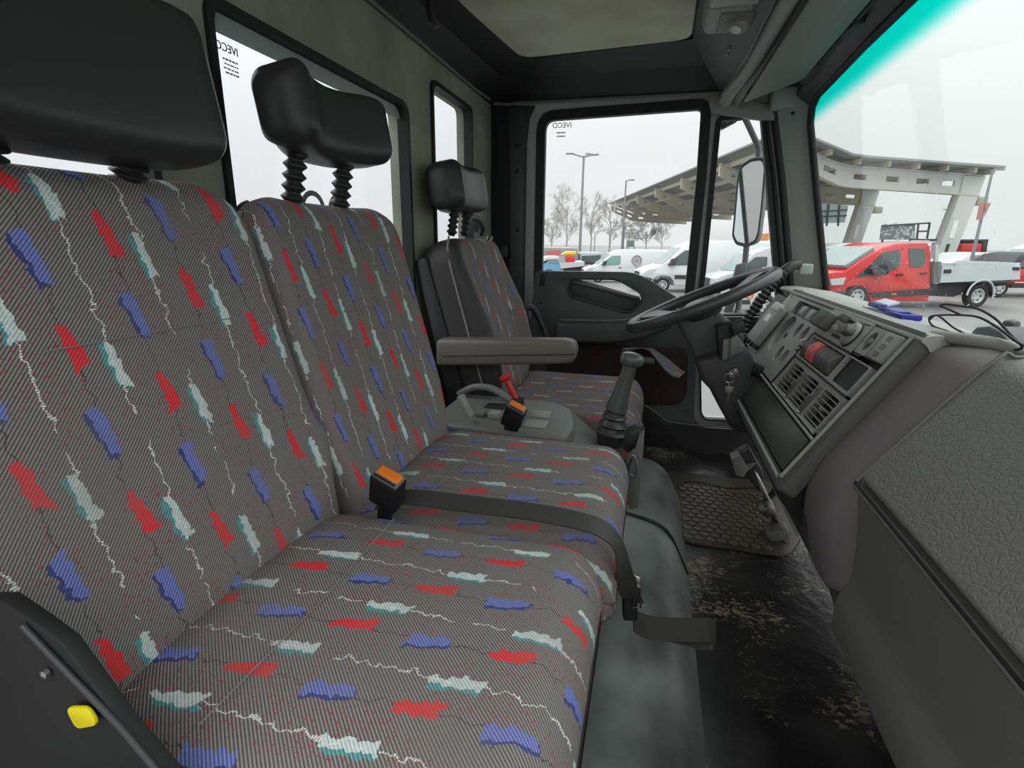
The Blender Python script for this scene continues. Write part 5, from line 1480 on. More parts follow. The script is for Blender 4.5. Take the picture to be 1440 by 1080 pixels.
def body(name, F, prof, width, m, parent, belt=1.25, k=.14, w0=0.0):
    """closed side profile (along, up) carried across the width, leaning in above the belt line"""
    vs, fs = [], []
    n = len(prof)
    A = [F.p(a, z, w0 + tumble(z, belt, k)) for a, z in prof]
    B = [F.p(a, z, w0 + width - tumble(z, belt, k)) for a, z in prof]
    tr = tessellate_polygon([[Vector((a, z, 0)) for a, z in prof]])
    fs = [tuple(t) for t in tr] + [tuple(n + i for i in reversed(t)) for t in tr]
    fs += [(i, (i + 1) % n, n + (i + 1) % n, n + i) for i in range(n)]
    bm = bmesh.new()
    bv = [bm.verts.new(v) for v in A + B]
    for f in fs:
        try: bm.faces.new([bv[i] for i in f])
        except ValueError: pass
    bmesh.ops.recalc_face_normals(bm, faces=bm.faces)
    es = [bm.edges.get((bv[o_ + i], bv[o_ + (i + 1) % n])) for o_ in (0, n) for i in range(n)]
    bmesh.ops.bevel(bm, geom=[e for e in es if e], offset=.05, segments=2, profile=.5, affect='EDGES', clamp_overlap=True)
    return bm_obj(name, bm, m, parent, angle=40)
def side_plate(name, F, prof, m, parent, w=-.012, t=.03, belt=1.25, k=.14, bev=0.0, r=0.0, w0=0.0):
    pts = [F.p(a, z, w0 + w + tumble(z, belt, k)) for a, z in prof]
    if r: pts = round_poly(pts, r)
    # planar copy not needed: flat shaded triangles follow the lean
    n = len(pts)
    tr = tessellate_polygon([[Vector((0, 0, 0)) + Vector(((p - F.Q).dot(F.d), p.z, 0)) for p in pts]])
    vs = pts + [p + F.n * t for p in pts]
    fs = [tuple(x) for x in tr] + [tuple(n + i for i in reversed(x)) for x in tr] + [(i, (i + 1) % n, n + (i + 1) % n, n + i) for i in range(n)]
    return mesh(name, vs, fs, m, parent, angle=30)
def cross_plate(name, F, a0, z0, a1, z1, w0, w1, m, parent, out=.012, t=.02, belt=1.25, k=.14, inset=.10):
    """pane across the width between two profile points (windscreen, bonnet panel, grille)"""
    d = Vector((a1 - a0, z1 - z0, 0)); nn = Vector((-d.y, d.x, 0)).normalized()
    if nn.x > 0 and nn.y < 0: nn = -nn
    def P_(a, z, w): return F.p(a, z, w)
    off = F.d * nn.x * out + Vector((0, 0, nn.y * out))
    i0, i1 = inset + tumble(z0, belt, k), inset + tumble(z1, belt, k)
    pts = [P_(a0, z0, w0 + i0) + off, P_(a0, z0, w1 - i0) + off, P_(a1, z1, w1 - i1) + off, P_(a1, z1, w0 + i1) + off]
    th = F.d * -nn.x * t + Vector((0, 0, -nn.y * t))
    return plate(name, round_poly(pts, .06, 3), th, m, parent, bev=0)
def wheel(F, a, r, parent, w=-.02, width=.22, rimr=.6, dual=False):
    c = F.p(a, r, w)
    t_ = lathe('wheel', [(r * rimr, .16), (r * rimr, .03), (r * .82, 0), (r * .96, .02), (r, .06), (r, width - .05), (r * .95, width), (r * .5, width)], c, F.n, M_tyre, parent, 28)
    lathe('wheel_rim', [(.0, .02 if not dual else .10), (r * .22, .02 if not dual else .10), (r * .30, .06 if not dual else .14), (r * .48, .05), (r * .56, .012), (r * .62, .02), (r * .62, .06), (0, .1)], c, F.n, M_rim, t_, 24)
    for q in range(6):
        an = 2 * PI * q / 6
        lathe('rim_hole', [(r * .075, 0), (r * .075, .02), (0, .02)], c + F.d * (r * .40 * math.cos(an)) + Vector((0, 0, r * .40 * math.sin(an))) + F.n * (.035 if not dual else .06), F.n, M_tyre, t_, 8)
    return t_

# --- red crew-cab dropside truck
FR = Frame((6.049, 18.226), (.928, .372))
tr_ = thing('crew_cab_truck', FR.p(2, 0, 1), 'red crew cab truck with a white dropside bed, parked before the canopy', 'truck')
E_ = lambda *a: None
cab = [(-1.324, 0.217), (-1.445, 0.75), (-1.371, 0.992), (-0.941, 1.082), (-0.544, 1.115), (0.054, 1.512), (0.558, 1.803), (1.05, 1.943), (2.093, 1.961), (2.193, 1.817), (2.267, 1.33), (2.412, 0.584), (2.447, 0.211), (0.462, 0.202), (0.38, 0.419), (0.19, 0.627), (-0.12, 0.689), (-0.381, 0.627), (-0.455, 0.421), (-0.437, 0.214)]
body('body', FR, cab, 2.0, M_cred, tr_)
wf = [(-0.21, 0.913), (0.155, 1.239), (0.609, 1.676), (1.16, 1.76), (1.213, 1.487), (1.217, 1.305), (1.084, 1.182), (0.782, 1.087), (0.297, 0.996)]
side_plate('side_window', FR, wf, M_cglass, tr_)
wr = [(1.443, 1.786), (1.977, 1.791), (2.06, 1.411), (2.006, 1.308), (1.904, 1.246), (1.546, 1.261)]
side_plate('side_window', FR, wr, M_cglass, tr_)
for nm, pr in (('door_seam', [(1.227, 1.809), (1.254, 1.809), (1.601, 0.417), (1.573, 0.417)]), ('door_seam', [(0.417, 0.419), (0.435, 0.419), (0.21, 0.75), (0.192, 0.75)])):
    side_plate(nm, FR, pr, M_clad, tr_, w=-.006)
cl_ = [(0.381, 0.482), (1.364, 0.551), (2.38, 0.6), (2.411, 0.415), (1.406, 0.367), (0.508, 0.319)]
side_plate('side_cladding', FR, cl_, M_clad, tr_, w=-.03)
bu_ = [(-1.371, 0.176), (-1.453, 0.546), (-0.835, 0.512), (-0.432, 0.537), (-0.456, 0.38), (-0.398, 0.122)]
side_plate('bumper', FR, bu_, M_clad, tr_, w=-.03, t=2.06)
hl_ = [(-1.016, 0.88), (-0.509, 0.937), (-0.567, 0.717), (-0.938, 0.701)]
side_plate('headlight', FR, hl_, M_lamp, tr_, w=-.02, t=.3)
ws1 = [(-0.457, 1.176), (0.46, 1.731)]
cross_plate('windscreen', FR, ws1[0][0], ws1[0][1], ws1[1][0], ws1[1][1], 0, 2.0, M_cglass2, tr_, out=.12, t=.10)
mr_ = [(0.118, 1.199), (0.324, 1.301), (0.607, 1.306), (0.7, 1.038), (0.524, 1.005), (0.197, 1.037)]
side_plate('door_mirror', FR, mr_, M_clad, tr_, w=-.22, t=.14, r=.04)
hd_ = [(1.14, 1.031), (1.368, 1.048), (1.365, 0.998), (1.151, 0.986)]
side_plate('door_handle', FR, hd_, M_clad, tr_, w=-.03)
hd2 = [(1.945, 1.074), (2.166, 1.091), (2.169, 1.042), (1.956, 1.025)]
side_plate('door_handle', FR, hd2, M_clad, tr_, w=-.03)
ind = [(1.081, 0.46), (1.234, 0.468), (1.244, 0.417), (1.092, 0.409)]
side_plate('side_marker', FR, ind, M_orange, tr_, w=-.05)
wheel(FR, 0.0, .36, tr_)
rwz = [(4.122, 0.274)]
wheel(FR, rwz[0][0], .37, tr_, dual=True, rimr=.6)
bd = [(2.575, 1.282), (5.264, 1.294), (5.371, 0.889), (2.619, 0.785)]
bed = side_plate('dropside_board', FR, bd, M_alu, tr_, w=-.08, t=.05, k=0)
side_plate('dropside_board', FR, bd, M_alu, tr_, w=2.05, t=.05, k=0)
for q in ([(2.635, 1.175), (2.883, 1.184), (2.897, 1.077), (2.662, 1.068)], [(4.996, 1.259), (5.225, 1.26), (5.253, 1.168), (5.023, 1.167)]):
    side_plate('board_latch', FR, q, M_clad, bed, w=-.10, t=.03, k=0)
obox('tailgate', FR.p(bd[1][0] - .05, bd[2][1], -.06), FR.d * .05, FR.n * 2.1, Vector((0, 0, .5)), M_alu, tr_, bev=.01)
obox('bed_floor', FR.p(bd[0][0], bd[3][1] - .02, -.04), FR.d * (bd[1][0] - bd[0][0]), FR.n * 2.05, Vector((0, 0, .06)), M_clad, tr_, bev=.01)
ch_ = [(2.352, 0.751), (5.407, 0.816), (5.415, 0.71), (4.503, 0.624), (3.636, 0.412), (3.416, 0.328), (2.445, 0.373)]
side_plate('chassis', FR, ch_, M_clad, tr_, w=.15, t=1.6, k=0)
hbp = [(2.22, 1.898), (2.311, 1.906), (2.599, 0.751), (2.447, 0.751)]
side_plate('headboard_post', FR, hbp, M_alu, tr_, w=-.05, t=.08, k=0)
hb2 = [(2.294, 1.412), (2.528, 1.413), (2.661, 0.768), (2.436, 0.759)]
side_plate('headboard', FR, hb2, mat('headboard_grey', rgb(130, 132, 132), .5), tr_, w=-.05, t=2.05, k=0)
for zz in (2.0, 1.85, 1.7):
    obox('headboard_rail', FR.p(hbp[0][0] + .03, zz - .03, .02), FR.d * .04, FR.n * 1.95, Vector((0, 0, .04)), M_alu, tr_, bev=.005)
obox('roof_rack', (7.334, 18.741, 2.022), FR.d * .9, FR.n * .05, Vector((0, 0, .05)), M_clad, tr_, bev=.01)
wa = rwz[0][0]
arc = [FR.p(wa + .47 * math.cos(a), .40 + .47 * math.sin(a), -.06) for a in [PI * k / 14 * 1.0 for k in range(-1, 15)]]
tube('fender', arc, .03, M_alu, tr_, 8)

# --- generic panel van from a side profile scaled to length
def panel_van(name, label, Q, d, m, glass=M_cglass, L=5.9, H=2.5, side_print=False, rows=1, stripe=None, group='white vans across the yard'):
    F = Frame(Q, d)
    v = thing(name, F.p(L * .35, 0, 1), label, 'van', group)
    sx, sz = L / 5.9, H / 2.5
    def S(pts): return [(a * sx, z * sz) for a, z in pts]
    prof = S([(-.88, .30), (-.92, .72), (-.86, .98), (-.55, 1.14), (-.10, 1.28), (.30, 1.70), (.72, 2.18), (1.25, 2.44), (1.8, 2.50), (5.0, 2.50), (5.06, 2.3), (5.10, .45), (4.25, .36), (4.2, .6), (4.05, .75), (3.75, .8), (3.45, .75), (3.3, .6), (3.25, .36), (.48, .32), (.42, .58), (.28, .74), (0, .80), (-.28, .74), (-.42, .58), (-.47, .30)])
    body('body', F, prof, 2.0 * sz, m, v)
    side_plate('side_window', F, S([(.10, 1.30), (.42, 1.66), (.80, 2.02), (1.32, 2.04), (1.34, 1.40), (1.1, 1.32)]), glass, v, r=.05)
    side_plate('window_post', F, S([(.40, 1.32), (.46, 1.32), (.50, 1.74), (.44, 1.68)]), M_clad, v, w=-.016)
    side_plate('side_rub_strip', F, S([(.46, .66), (3.28, .66), (3.28, .84), (.46, .84)]), M_clad if stripe else m, v, w=-.025)
    side_plate('door_seam', F, S([(1.44, .45), (1.46, .45), (1.46, 2.3), (1.44, 2.3)]), M_clad, v, w=-.005)
    side_plate('door_handle', F, S([(1.22, 1.12), (1.40, 1.12), (1.40, 1.17), (1.22, 1.17)]), M_clad, v, w=-.03)
    side_plate('bumper', F, S([(-.98, .28), (-1.0, .66), (-.70, .74), (-.46, .66), (-.48, .28)]), M_clad, v, w=-.03, t=2.0 * sz + .06)
    side_plate('headlight', F, S([(-.88, .86), (-.62, 1.10), (-.30, 1.14), (-.50, .92), (-.80, .80)]), M_lamp, v, w=-.02, t=.35)
    side_plate('headlight', F, S([(-.88, .86), (-.62, 1.10), (-.30, 1.14), (-.50, .92), (-.80, .80)]), M_lamp, v, w=2.0 * sz - .33, t=.35)
    cross_plate('grille', F, -.945 * sx, .62 * sz, -.885 * sx, .96 * sz, 0, 2.0 * sz, M_clad, v, out=.03, inset=.42)
    p0, p1 = S([(-.04, 1.34), (.70, 2.14)])
    cross_plate('windscreen', F, p0[0], p0[1], p1[0], p1[1], 0, 2.0 * sz, M_cglass2, v, out=.02)
    side_plate('door_mirror', F, S([(.20, 1.30), (.40, 1.30), (.42, 1.62), (.24, 1.62)]), M_clad, v, w=-.20, t=.16, r=.03)
    wheel(F, 0, .36 * sz, v); wheel(F, 3.75 * sx, .36 * sz, v)
    return v, F
VD = (.968, .252)
v2, F2 = panel_van('panel_van', 'white high-roofed van with a dark side strip, parked across the door window', (0.396, 21.653, 0.0), VD, M_cwhite, L=5.6, H=1.98, stripe=True)
v1, F1 = panel_van('panel_van', 'white panel van with a round grey pin emblem on its side', (-2.525, 25.896, 0.0), VD, M_cwhite, L=4.5, H=1.54, glass=mat('green_glass', rgb(120, 160, 150), .08, spec=.8))
# emblem on the van's flank: a pin shape of rings and a fading tail
em = (-1.022, 24.9, 1.154)
def flank(F, a, z, w=-.02): return F.p(a, z, w + tumble(z))
ea, ez = 1.78, 1.05
M_em = mat('emblem_grey', rgb(150, 146, 148), .6); M_em2 = mat('emblem_pale', rgb(186, 174, 174), .6)
drop = [(ea + .24 * math.cos(t_), ez + .24 * math.sin(t_)) for t_ in [PI * 1.12 - k * (PI * 1.30) / 18 for k in range(19)]] + [(ea + .24, ez - .34), (ea + .20, ez - .72), (ea + .12, ez - .42), (ea - .04, ez - .24)]
e0 = side_plate('side_emblem', F1, drop, M_em2, v1, w=-.012, t=.004)
def on_flank(x, z): return F1.p(ea + x, ez + z, -.02 + tumble(ez + z))
tube('emblem_arc', [on_flank(.22 * math.cos(t_), .22 * math.sin(t_)) for t_ in [PI * 1.12 - k * (PI * 1.30) / 18 for k in range(19)]], .028, M_em, e0, 6)
tube('emblem_edge', [on_flank(-.22, -.06), on_flank(-.03, -.26), on_flank(.11, -.45), on_flank(.17, -.68)], .022, M_em, e0, 6)
side_plate('emblem_face', F1, [(ea + .10 * math.cos(2 * PI * k / 16), ez - .02 + .08 * math.sin(2 * PI * k / 16)) for k in range(16)], M_em, e0, w=-.016, t=.004)

v3, F3 = panel_van('panel_van', 'silver van behind the side mirror stem with a pale windscreen', (2.737, 19.777, 0.0), VD, M_csilver, L=4.6, H=1.78, glass=M_cglass)
v5, F5 = panel_van('panel_van', 'pale van standing behind the red crew cab beside the pillar', (7.999, 29.731, 0.0), VD, M_cwhite, L=4.4, H=1.95)
v6, F6 = panel_van('panel_van', 'white van roof showing over the end of the dropside bed', (20.047, 36.886, 0.0), VD, M_cwhite, L=5.4, H=2.0)
FC = Frame((2.95, 15.506, 0.0), VD)
cc = thing('compact_car', FC.p(.5, 0, 1), 'small white car low behind the corrugated hose, orange lamp on its bumper', 'car')
body('body', FC, [(-.62, .30), (-.68, .62), (-.52, .80), (0, .90), (.45, 1.22), (.9, 1.30), (1.35, 1.26), (1.58, .85), (1.6, .35), (1.42, .3), (1.3, .52), (1.1, .56), (.9, .52), (.78, .3), (.32, .3), (.22, .5), (0, .56), (-.22, .5), (-.3, .3)], 1.45, M_cwhite, cc, belt=.85, k=.25)
side_plate('side_window', FC, [(.16, .94), (.5, 1.18), (.95, 1.22), (1.3, 1.18), (1.4, .92)], M_cglass, cc, belt=.85, k=.25)
cross_plate('windscreen', FC, .05, .93, .42, 1.19, 0, 1.45, M_cglass2, cc, out=.02, belt=.85, k=.25)
side_plate('bumper_grille', FC, [(-.72, .30), (-.72, .42), (-.40, .42), (-.36, .30)], M_clad, cc, w=-.02, t=1.5)
side_plate('headlight', FC, [(-.62, .62), (-.58, .74), (-.30, .80), (-.34, .66)], M_lamp, cc, w=-.02, t=.3)
tube('indicator_ring', [FC.p(-.42 + .09 * math.cos(2 * PI * k / 16), .54 + .07 * math.sin(2 * PI * k / 16), -.03) for k in range(16)], .018, M_orange, cc, 6, closed=True)
wheel(FC, 0, .27, cc, width=.18); wheel(FC, 1.1, .27, cc, width=.18)

# --- red pickup at the right edge of the view, red tipper and small white car farther back
FP = Frame((12.756, 24.248, 0.0), (.955, .297))
pu = thing('red_pickup', FP.p(1, 0, 1), 'red pickup with a black roof, half hidden behind the dropside bed', 'car')
body('body', FP, [(-.9, .35), (-.95, .8), (-.8, 1.02), (.5, 1.06), (3.6, 1.08), (3.7, .5), (3.3, .35), (.45, .35), (.35, .7), (0, .8), (-.35, .7), (-.45, .35)], 1.9, M_cred, pu, belt=1.0)
body('roof', FP, [(.1, 1.05), (.65, 1.58), (1.2, 1.66), (3.4, 1.66), (3.6, 1.08)], 1.9, M_clad, pu, belt=1.0, k=.3, w0=.01)
side_plate('side_window', FP, [(.5, 1.12), (.85, 1.50), (1.9, 1.56), (1.9, 1.12)], M_cglass, pu, belt=1.0, k=.3)
side_plate('sill', FP, [(.42, .36), (3.2, .36), (3.2, .52), (.42, .52)], M_clad, pu, w=-.03)
side_plate('side_stripe', FP, [(.42, .54), (3.2, .54), (3.2, .58), (.42, .58)], M_alu, pu, w=-.02)
wheel(FP, 0, .34, pu); wheel(FP, 2.9, .34, pu)
side_plate('fog_lamp', FP, [(-.60, .42), (-.48, .42), (-.48, .52), (-.60, .52)], M_orange, pu, w=-.03)
FT = Frame((16.456, 34.801, 0.0), VD)
rt_ = thing('red_tipper', FT.p(1, 0, 1), 'distant red tipper body with a dark rear frame, right of the tapered column', 'truck')
tpz = [(-0.394, 2.002), (0.681, 2.013), (0.972, 1.455), (-0.377, 1.442)]
body('tipper_body', FT, tpz, 2.2, M_cred, rt_, k=0)
tpz2 = [(0.635, 2.198), (0.903, 2.2), (0.97, 1.305), (0.777, 1.303)]
side_plate('rear_frame', FT, tpz2, M_clad, rt_, w=-.05, t=2.3, k=0)
tpz3 = [(-0.518, 2.204), (0.899, 2.219), (0.922, 2.126), (-0.496, 2.112)]
side_plate('top_rail', FT, tpz3, M_clad, rt_, w=-.05, t=2.3, k=0)
tpz4 = [(-0.339, 1.442), (0.972, 1.455), (1.234, 0.397), (-0.09, 0.383)]
body('chassis', FT, tpz4, 2.0, M_clad, rt_, k=0)
wheel(FT, .6, .5, rt_)
FS = Frame((14.433, 29.213, 0.0), VD)
cs_ = thing('small_car', FS.p(1, 0, 1), 'white car roof showing above the dropside bed', 'car')
cpz = [(-1.743, 1.038), (-0.946, 1.236), (-0.57, 1.554), (0.258, 1.594), (0.95, 1.413), (1.329, 0.943), (1.511, 0.242), (-1.556, 0.21)]
body('body', FS, cpz, 1.8, M_cwhite, cs_, k=.2)
cpw = [(-0.559, 1.24), (-0.354, 1.462), (0.217, 1.499), (0.715, 1.316), (0.747, 1.19), (-0.536, 1.146)]
side_plate('side_window', FS, cpw, M_cglass2, cs_, k=.2)
wheel(FS, 1.0, .32, cs_)

# --- left background: blue car, pale flatbed with red and yellow crane parts, dark bus
FB = Frame((-4.05, 22.32, -0.0), VD)
bc = thing('blue_car', FB.p(.5, 0, 1), 'light blue pickup cab at the edge of the door window', 'car')
bz = [(-0.694, -0.007), (-0.715, 0.935), (-0.33, 1.026), (-0.216, 1.201), (0.111, 1.234), (0.268, 0.974), (0.332, 0.003)]
body('body', FB, bz, 1.9, M_cblue, bc, k=.1)
bz2 = [(-0.27, 0.998), (-0.155, 1.159), (0.113, 1.176), (0.209, 0.974)]
side_plate('side_window', FB, bz2, M_cglass2, bc, k=.1)
bz3 = [(-0.63, 1.11), (-0.217, 1.259), (0.198, 1.263), (0.202, 1.177), (-0.274, 1.143), (-0.567, 0.995)]
side_plate('cab_roof', FB, bz3, M_cwhite, bc, k=.1, w=-.03, t=1.9)
wheel(FB, -.2, .38, bc)
FL = Frame((-4.313, 28.329, 0.0), VD)
fl_ = thing('flatbed_truck', FL.p(1, 0, 1), 'flatbed with white side board carrying red and yellow machinery', 'truck')
lz = lambda pts: pts
side_plate('side_board', FL, [(-0.593, 0.769), (0.793, 0.856), (0.803, 0.636), (-0.545, 0.475)], M_alu, fl_, k=0, w=-.05, t=2.0)
side_plate('chassis', FL, [(-0.545, 0.475), (0.803, 0.636), (0.821, 0.268), (-0.535, 0.18)], M_clad, fl_, k=0, w=.1, t=1.7)
body('red_machine', FL, [(-0.181, 0.81), (-0.155, 1.102), (0.067, 1.177), (0.294, 1.107), (0.343, 0.852)], 1.4, M_cred, fl_, k=0, w0=.3)
body('yellow_arm', FL, [(-0.383, 1.209), (-0.127, 1.357), (0.396, 1.362), (0.365, 1.217), (-0.044, 1.158)], .6, mat('machine_yellow', rgb(222, 206, 60), .5), fl_, k=0, w0=.5)
side_plate('tail_frame', FL, [(-0.632, 1.17), (-0.27, 1.174), (-0.253, 0.736), (-0.618, 0.732)], mat('frame_haze', rgb(170, 172, 170), .6), fl_, k=0, w=-.02, t=.06)
wheel(FL, -.6, .45, fl_); wheel(FL, 1.0, .45, fl_)
FU = Frame((-3.714, 31.159, 0.0), VD)
bu2 = thing('grey_bus', FU.p(1, 0, 1), 'grey minibus with dark windows behind the van with the emblem', 'bus')
body('body', FU, [(-0.32, -0.206), (-0.382, 1.197), (-0.305, 1.276), (0.795, 1.288), (0.964, 1.171), (1.041, -0.192)], 2.1, M_csilver, bu2, k=.05)
side_plate('side_window', FU, [(-0.337, 1.078), (0.762, 1.149), (0.78, 0.811), (-0.322, 0.76)], M_cglass, bu2, k=.05)
wheel(FU, .3, .4, bu2)
FW = Frame((-5.18, 31.215, 0.0), VD)
bld = thing('low_shed', FW.p(0, 0, 1), 'low dark shed with a red panel behind the blue car', 'building')
body('shed_wall', FW, [(-1.085, -0.011), (-1.125, 1.525), (0.854, 1.505), (1.044, 0.011)], 6, mat('shed_grey', rgb(150, 146, 144), .7), bld, k=0)
side_plate('red_panel', FW, [(-0.955, 1.327), (-0.13, 1.375), (-0.121, 1.094), (-0.948, 1.046)], mat('shed_red', rgb(196, 110, 104), .6), bld, k=0)

# ------------------------------------------------------------------ outside: the white steel canopy
can = thing('canopy', (11, 38, 0), 'white steel canopy with perforated beams on tapered columns, across the yard', 'canopy')
CD = Vector((-.24, .97, 0)).normalized()          # along the roof, away from the truck
CB = Vector((10.6, 4.2, 0)); CBL = CB.length; CBn = CB.normalized()   # along a beam, towards the columns
CN = Vector((5.6, 30.1, 0))                        # near free corner
def beam_pt(a, z, t): return CN + CBn * a + CD * t + Vector((0, 0, z))
BL = 11.25
def top_z(a):      # wing-shaped upper edge: dips towards the columns
    k = a / BL
    return 6.70 - 1.05 * max(0, min(1, k / .3)) ** .9 - .32 * max(0, k - .22) / .78
def bot_z(a):
    k = a / BL
    return top_z(a) - (.62 + .30 * min(1, k / .3))
for i in range(7):
    t = i * 8.3
    n = 14
    up = [beam_pt(BL * k / n, top_z(BL * k / n), t) for k in range(n + 1)]
    lo = [beam_pt(BL * k / n, bot_z(BL * k / n), t) for k in range(n, -1, -1)]
    holes = []
    for a in (1.2, 2.7, 4.4, 6.2, 7.9, 9.4):
        zc_ = (top_z(a) + bot_z(a)) / 2 + .03
        hw, hh = (.36, .11) if i else (.36, .13)
        sl = (top_z(a + .4) - top_z(a - .4)) / .8
        holes.append([beam_pt(a + x, zc_ + z + sl * x, t) for x, z in ((-hw, -hh), (hw, -hh), (hw, hh), (-hw, hh))])
    bmo = holed('beam', up + lo, holes, CD * .16, M_cream if i else M_concrete, can)
    fl_pts = [beam_pt(BL * k / n, top_z(BL * k / n) + .03, t + .08) for k in range(n + 1)]
    strap_obj('beam_flange', fl_pts[::2], [CD] * len(fl_pts[::2]), .42, .05, M_concrete, bmo, 2)
    fl2 = [beam_pt(BL * k / n, bot_z(BL * k / n) - .02, t + .08) for k in range(n + 1)]
    strap_obj('beam_flange', fl2[::2], [CD] * len(fl2[::2]), .42, .05, M_cream, bmo, 2)
    # tapered column: wide head, narrow foot
    hd_z = top_z(BL)
    col_ = [beam_pt(BL - 1.15, hd_z - .95, t - .1), beam_pt(BL + .12, hd_z - .0, t - .1), beam_pt(BL - .02, hd_z - .95, t - .1), beam_pt(BL - .75, 0, t - .1), beam_pt(BL - 1.75, 0, t - .1)]
    col_ = [beam_pt(BL - 1.15, hd_z - .9, t - .1), beam_pt(BL - 1.12, hd_z, t - .1), beam_pt(BL + .12, hd_z, t - .1), beam_pt(BL - .05, hd_z - .95, t - .1), beam_pt(BL - .95, 0, t - .1), beam_pt(BL - 2.0, 0, t - .1)]
    if i < 3:
        hh_ = [beam_pt(BL - 1.12 + x, z, t - .1) for x, z in ((-.14, 2.25), (.14, 2.25), (.22, 3.15), (-.04, 3.15))]
        cl_o = plate('column', col_, CD * .55, M_concrete, can, bev=.02)
        plate('column_panel', hh_, CD * -.03, mat('panel_white', rgb(238, 238, 236), .5), cl_o, bev=0)
        obox('column_slot', beam_pt(BL - 1.38, 1.0, t - .12), CBn * .17 + Vector((0, 0, .0)), CD * -.02, CBn * .09 + Vector((0, 0, .95)), M_clad, cl_o, bev=0)
        fld = obox('floodlight', beam_pt(BL + .05, hd_z - 1.4, t + .0), CBn * .62, CD * .5, Vector((0, 0, .42)), mat('floodlight_olive', rgb(172, 172, 146), .5), can, bev=.03)
rf_pts = [(a, top_z(a) + .42) for a in [-.25] + [BL * k / 14 for k in range(15)] + [BL + .35]]
vs, fs = [], []
for a, z in rf_pts:
    for tt, zz in ((-.9, z), (51, z), (51, z - .10), (-.9, z - .10)):
        vs.append(beam_pt(a, zz, tt))
for i in range(len(rf_pts) - 1):
    for k in range(4):
        l = (k + 1) % 4
        fs.append((4 * i + k, 4 * i + l, 4 * i + 4 + l, 4 * i + 4 + k))
fs += [(0, 1, 2, 3), tuple(4 * (len(rf_pts) - 1) + k for k in (3, 2, 1, 0))]
mesh('roof_sheet', vs, fs, M_roofg, can, angle=30)
for a in (.6, 2.2, 3.8, 5.4, 7.0, 8.6, 10.2, 11.2):
    obox('purlin', beam_pt(a, top_z(a) + .05, -.6), CBn * .14, CD * 51, Vector((0, 0, .28)), M_cream, can, bev=0)

# showroom behind the canopy, billboard, banners
FH = Frame((33, 112), (.968, .252))
sh_ = thing('showroom', FH.p(0, 0, 0), 'white building with a dark glazed corner seen under the canopy', 'building')
M_facade = mat('white_facade', rgb(228, 229, 227), .8)
zb_ = [(-16.895, -1.972), (-18.014, 6.812), (-5.266, 9.133), (-3.47, -1.834)]
body('facade', FH, [(-25, 0), (-25, 6.2), (-8, 6.2), (-8, 0)], 8, M_facade, sh_, k=0)
gl_ = [(-5.011, 9.135), (0.075, 8.579), (-0.045, 5.638), (-3.893, 5.475)]
side_plate('glazing', FH, gl_, mat('glazing_grey', rgb(138, 148, 152), .2), sh_, k=0, t=.3)
for u0, u1 in [[(-3.566, 8.907), (-3.293, 4.986)], [(-1.608, 8.684), (-1.228, 5.007)]]:
    tube('mullion', [FH.p(u0[0], u0[1], -.1), FH.p(u1[0], u1[1], -.1)], .18, M_clad, sh_, 6)
for u0, u1 in [[(-4.367, 7.56), (-0.051, 7.847)], [(-4.225, 6.704), (-0.005, 6.869)]]:
    tube('transom', [FH.p(u0[0], u0[1], -.1), FH.p(u1[0], u1[1], -.1)], .12 if u0[1] < 8 else .3, M_clad, sh_, 6)
og = [(-16.534, 3.359), (-13.714, 3.638), (-13.559, 2.512), (-16.404, 2.358)]
side_plate('orange_sign', FH, og, mat('sign_orange', rgb(212, 140, 96), .6), sh_, k=0, w=-.3, t=.4)
FBb = Frame((23, 70), (.968, .252))
bb_ = thing('billboard', FBb.p(0, 0, 3), 'dark billboard with pale lettering in a black frame behind the red cab', 'billboard')
b4 = [(1.569, 3.912), (5.234, 4.178), (5.52, 2.446), (1.662, 2.407)]
side_plate('board', FBb, b4, mat('billboard_dark', rgb(104, 110, 112), .6), bb_, k=0, t=.2)
b5 = [(5.234, 4.178), (6.813, 4.27)]
for q in [[(1.529, 3.911), (6.813, 4.27)], [(6.813, 4.27), (6.87, 2.538)], [(5.561, 4.143), (5.745, 2.526)], [(5.653, 3.338), (6.846, 3.388)]]:
    tube('frame_bar', [FBb.p(q[0][0], q[0][1], -.05), FBb.p(q[1][0], q[1][1], -.05)], .11, M_clad, bb_, 6)
b6 = [(4.092, 3.515), (4.187, 3.053), (2.473, 3.19)]
rb_ = random.Random(8)
for k in range(26):      # pale, illegible lettering block
    x_, z_ = rb_.uniform(-1.0, 1.1), rb_.uniform(-1.0, .45)
    side_plate('board_mark', FBb, [(b6[0][0] + x_, b6[0][1] + z_ - .3), (b6[0][0] + x_ + .42, b6[0][1] + z_ - .3), (b6[0][0] + x_ + .34, b6[0][1] + z_), (b6[0][0] + x_ + .06, b6[0][1] + z_)], mat('board_pale', rgb(176, 182, 182), .6), bb_, k=0, w=-.05, t=.04)
for k in range(12):
    x_, z_ = rb_.uniform(-1.0, 1.0), rb_.uniform(-.6, .9)
    side_plate('board_mark', FBb, [(b6[2][0] + x_, b6[2][1] + z_), (b6[2][0] + x_ + .4, b6[2][1] + z_ + .12), (b6[2][0] + x_ + .36, b6[2][1] + z_ + .26), (b6[2][0] + x_ + .04, b6[2][1] + z_ + .12)], mat('board_pale', rgb(176, 182, 182), .6), bb_, k=0, w=-.05, t=.04)
for q in [[(2.038, 2.954), (2.574, 0.22)], [(5.166, 2.985), (5.74, 0.252)]]:
    tube('board_leg', [FBb.p(q[0][0], q[0][1], .2), FBb.p(q[0][0], 0, .2)], .12, M_clad, bb_, 6)
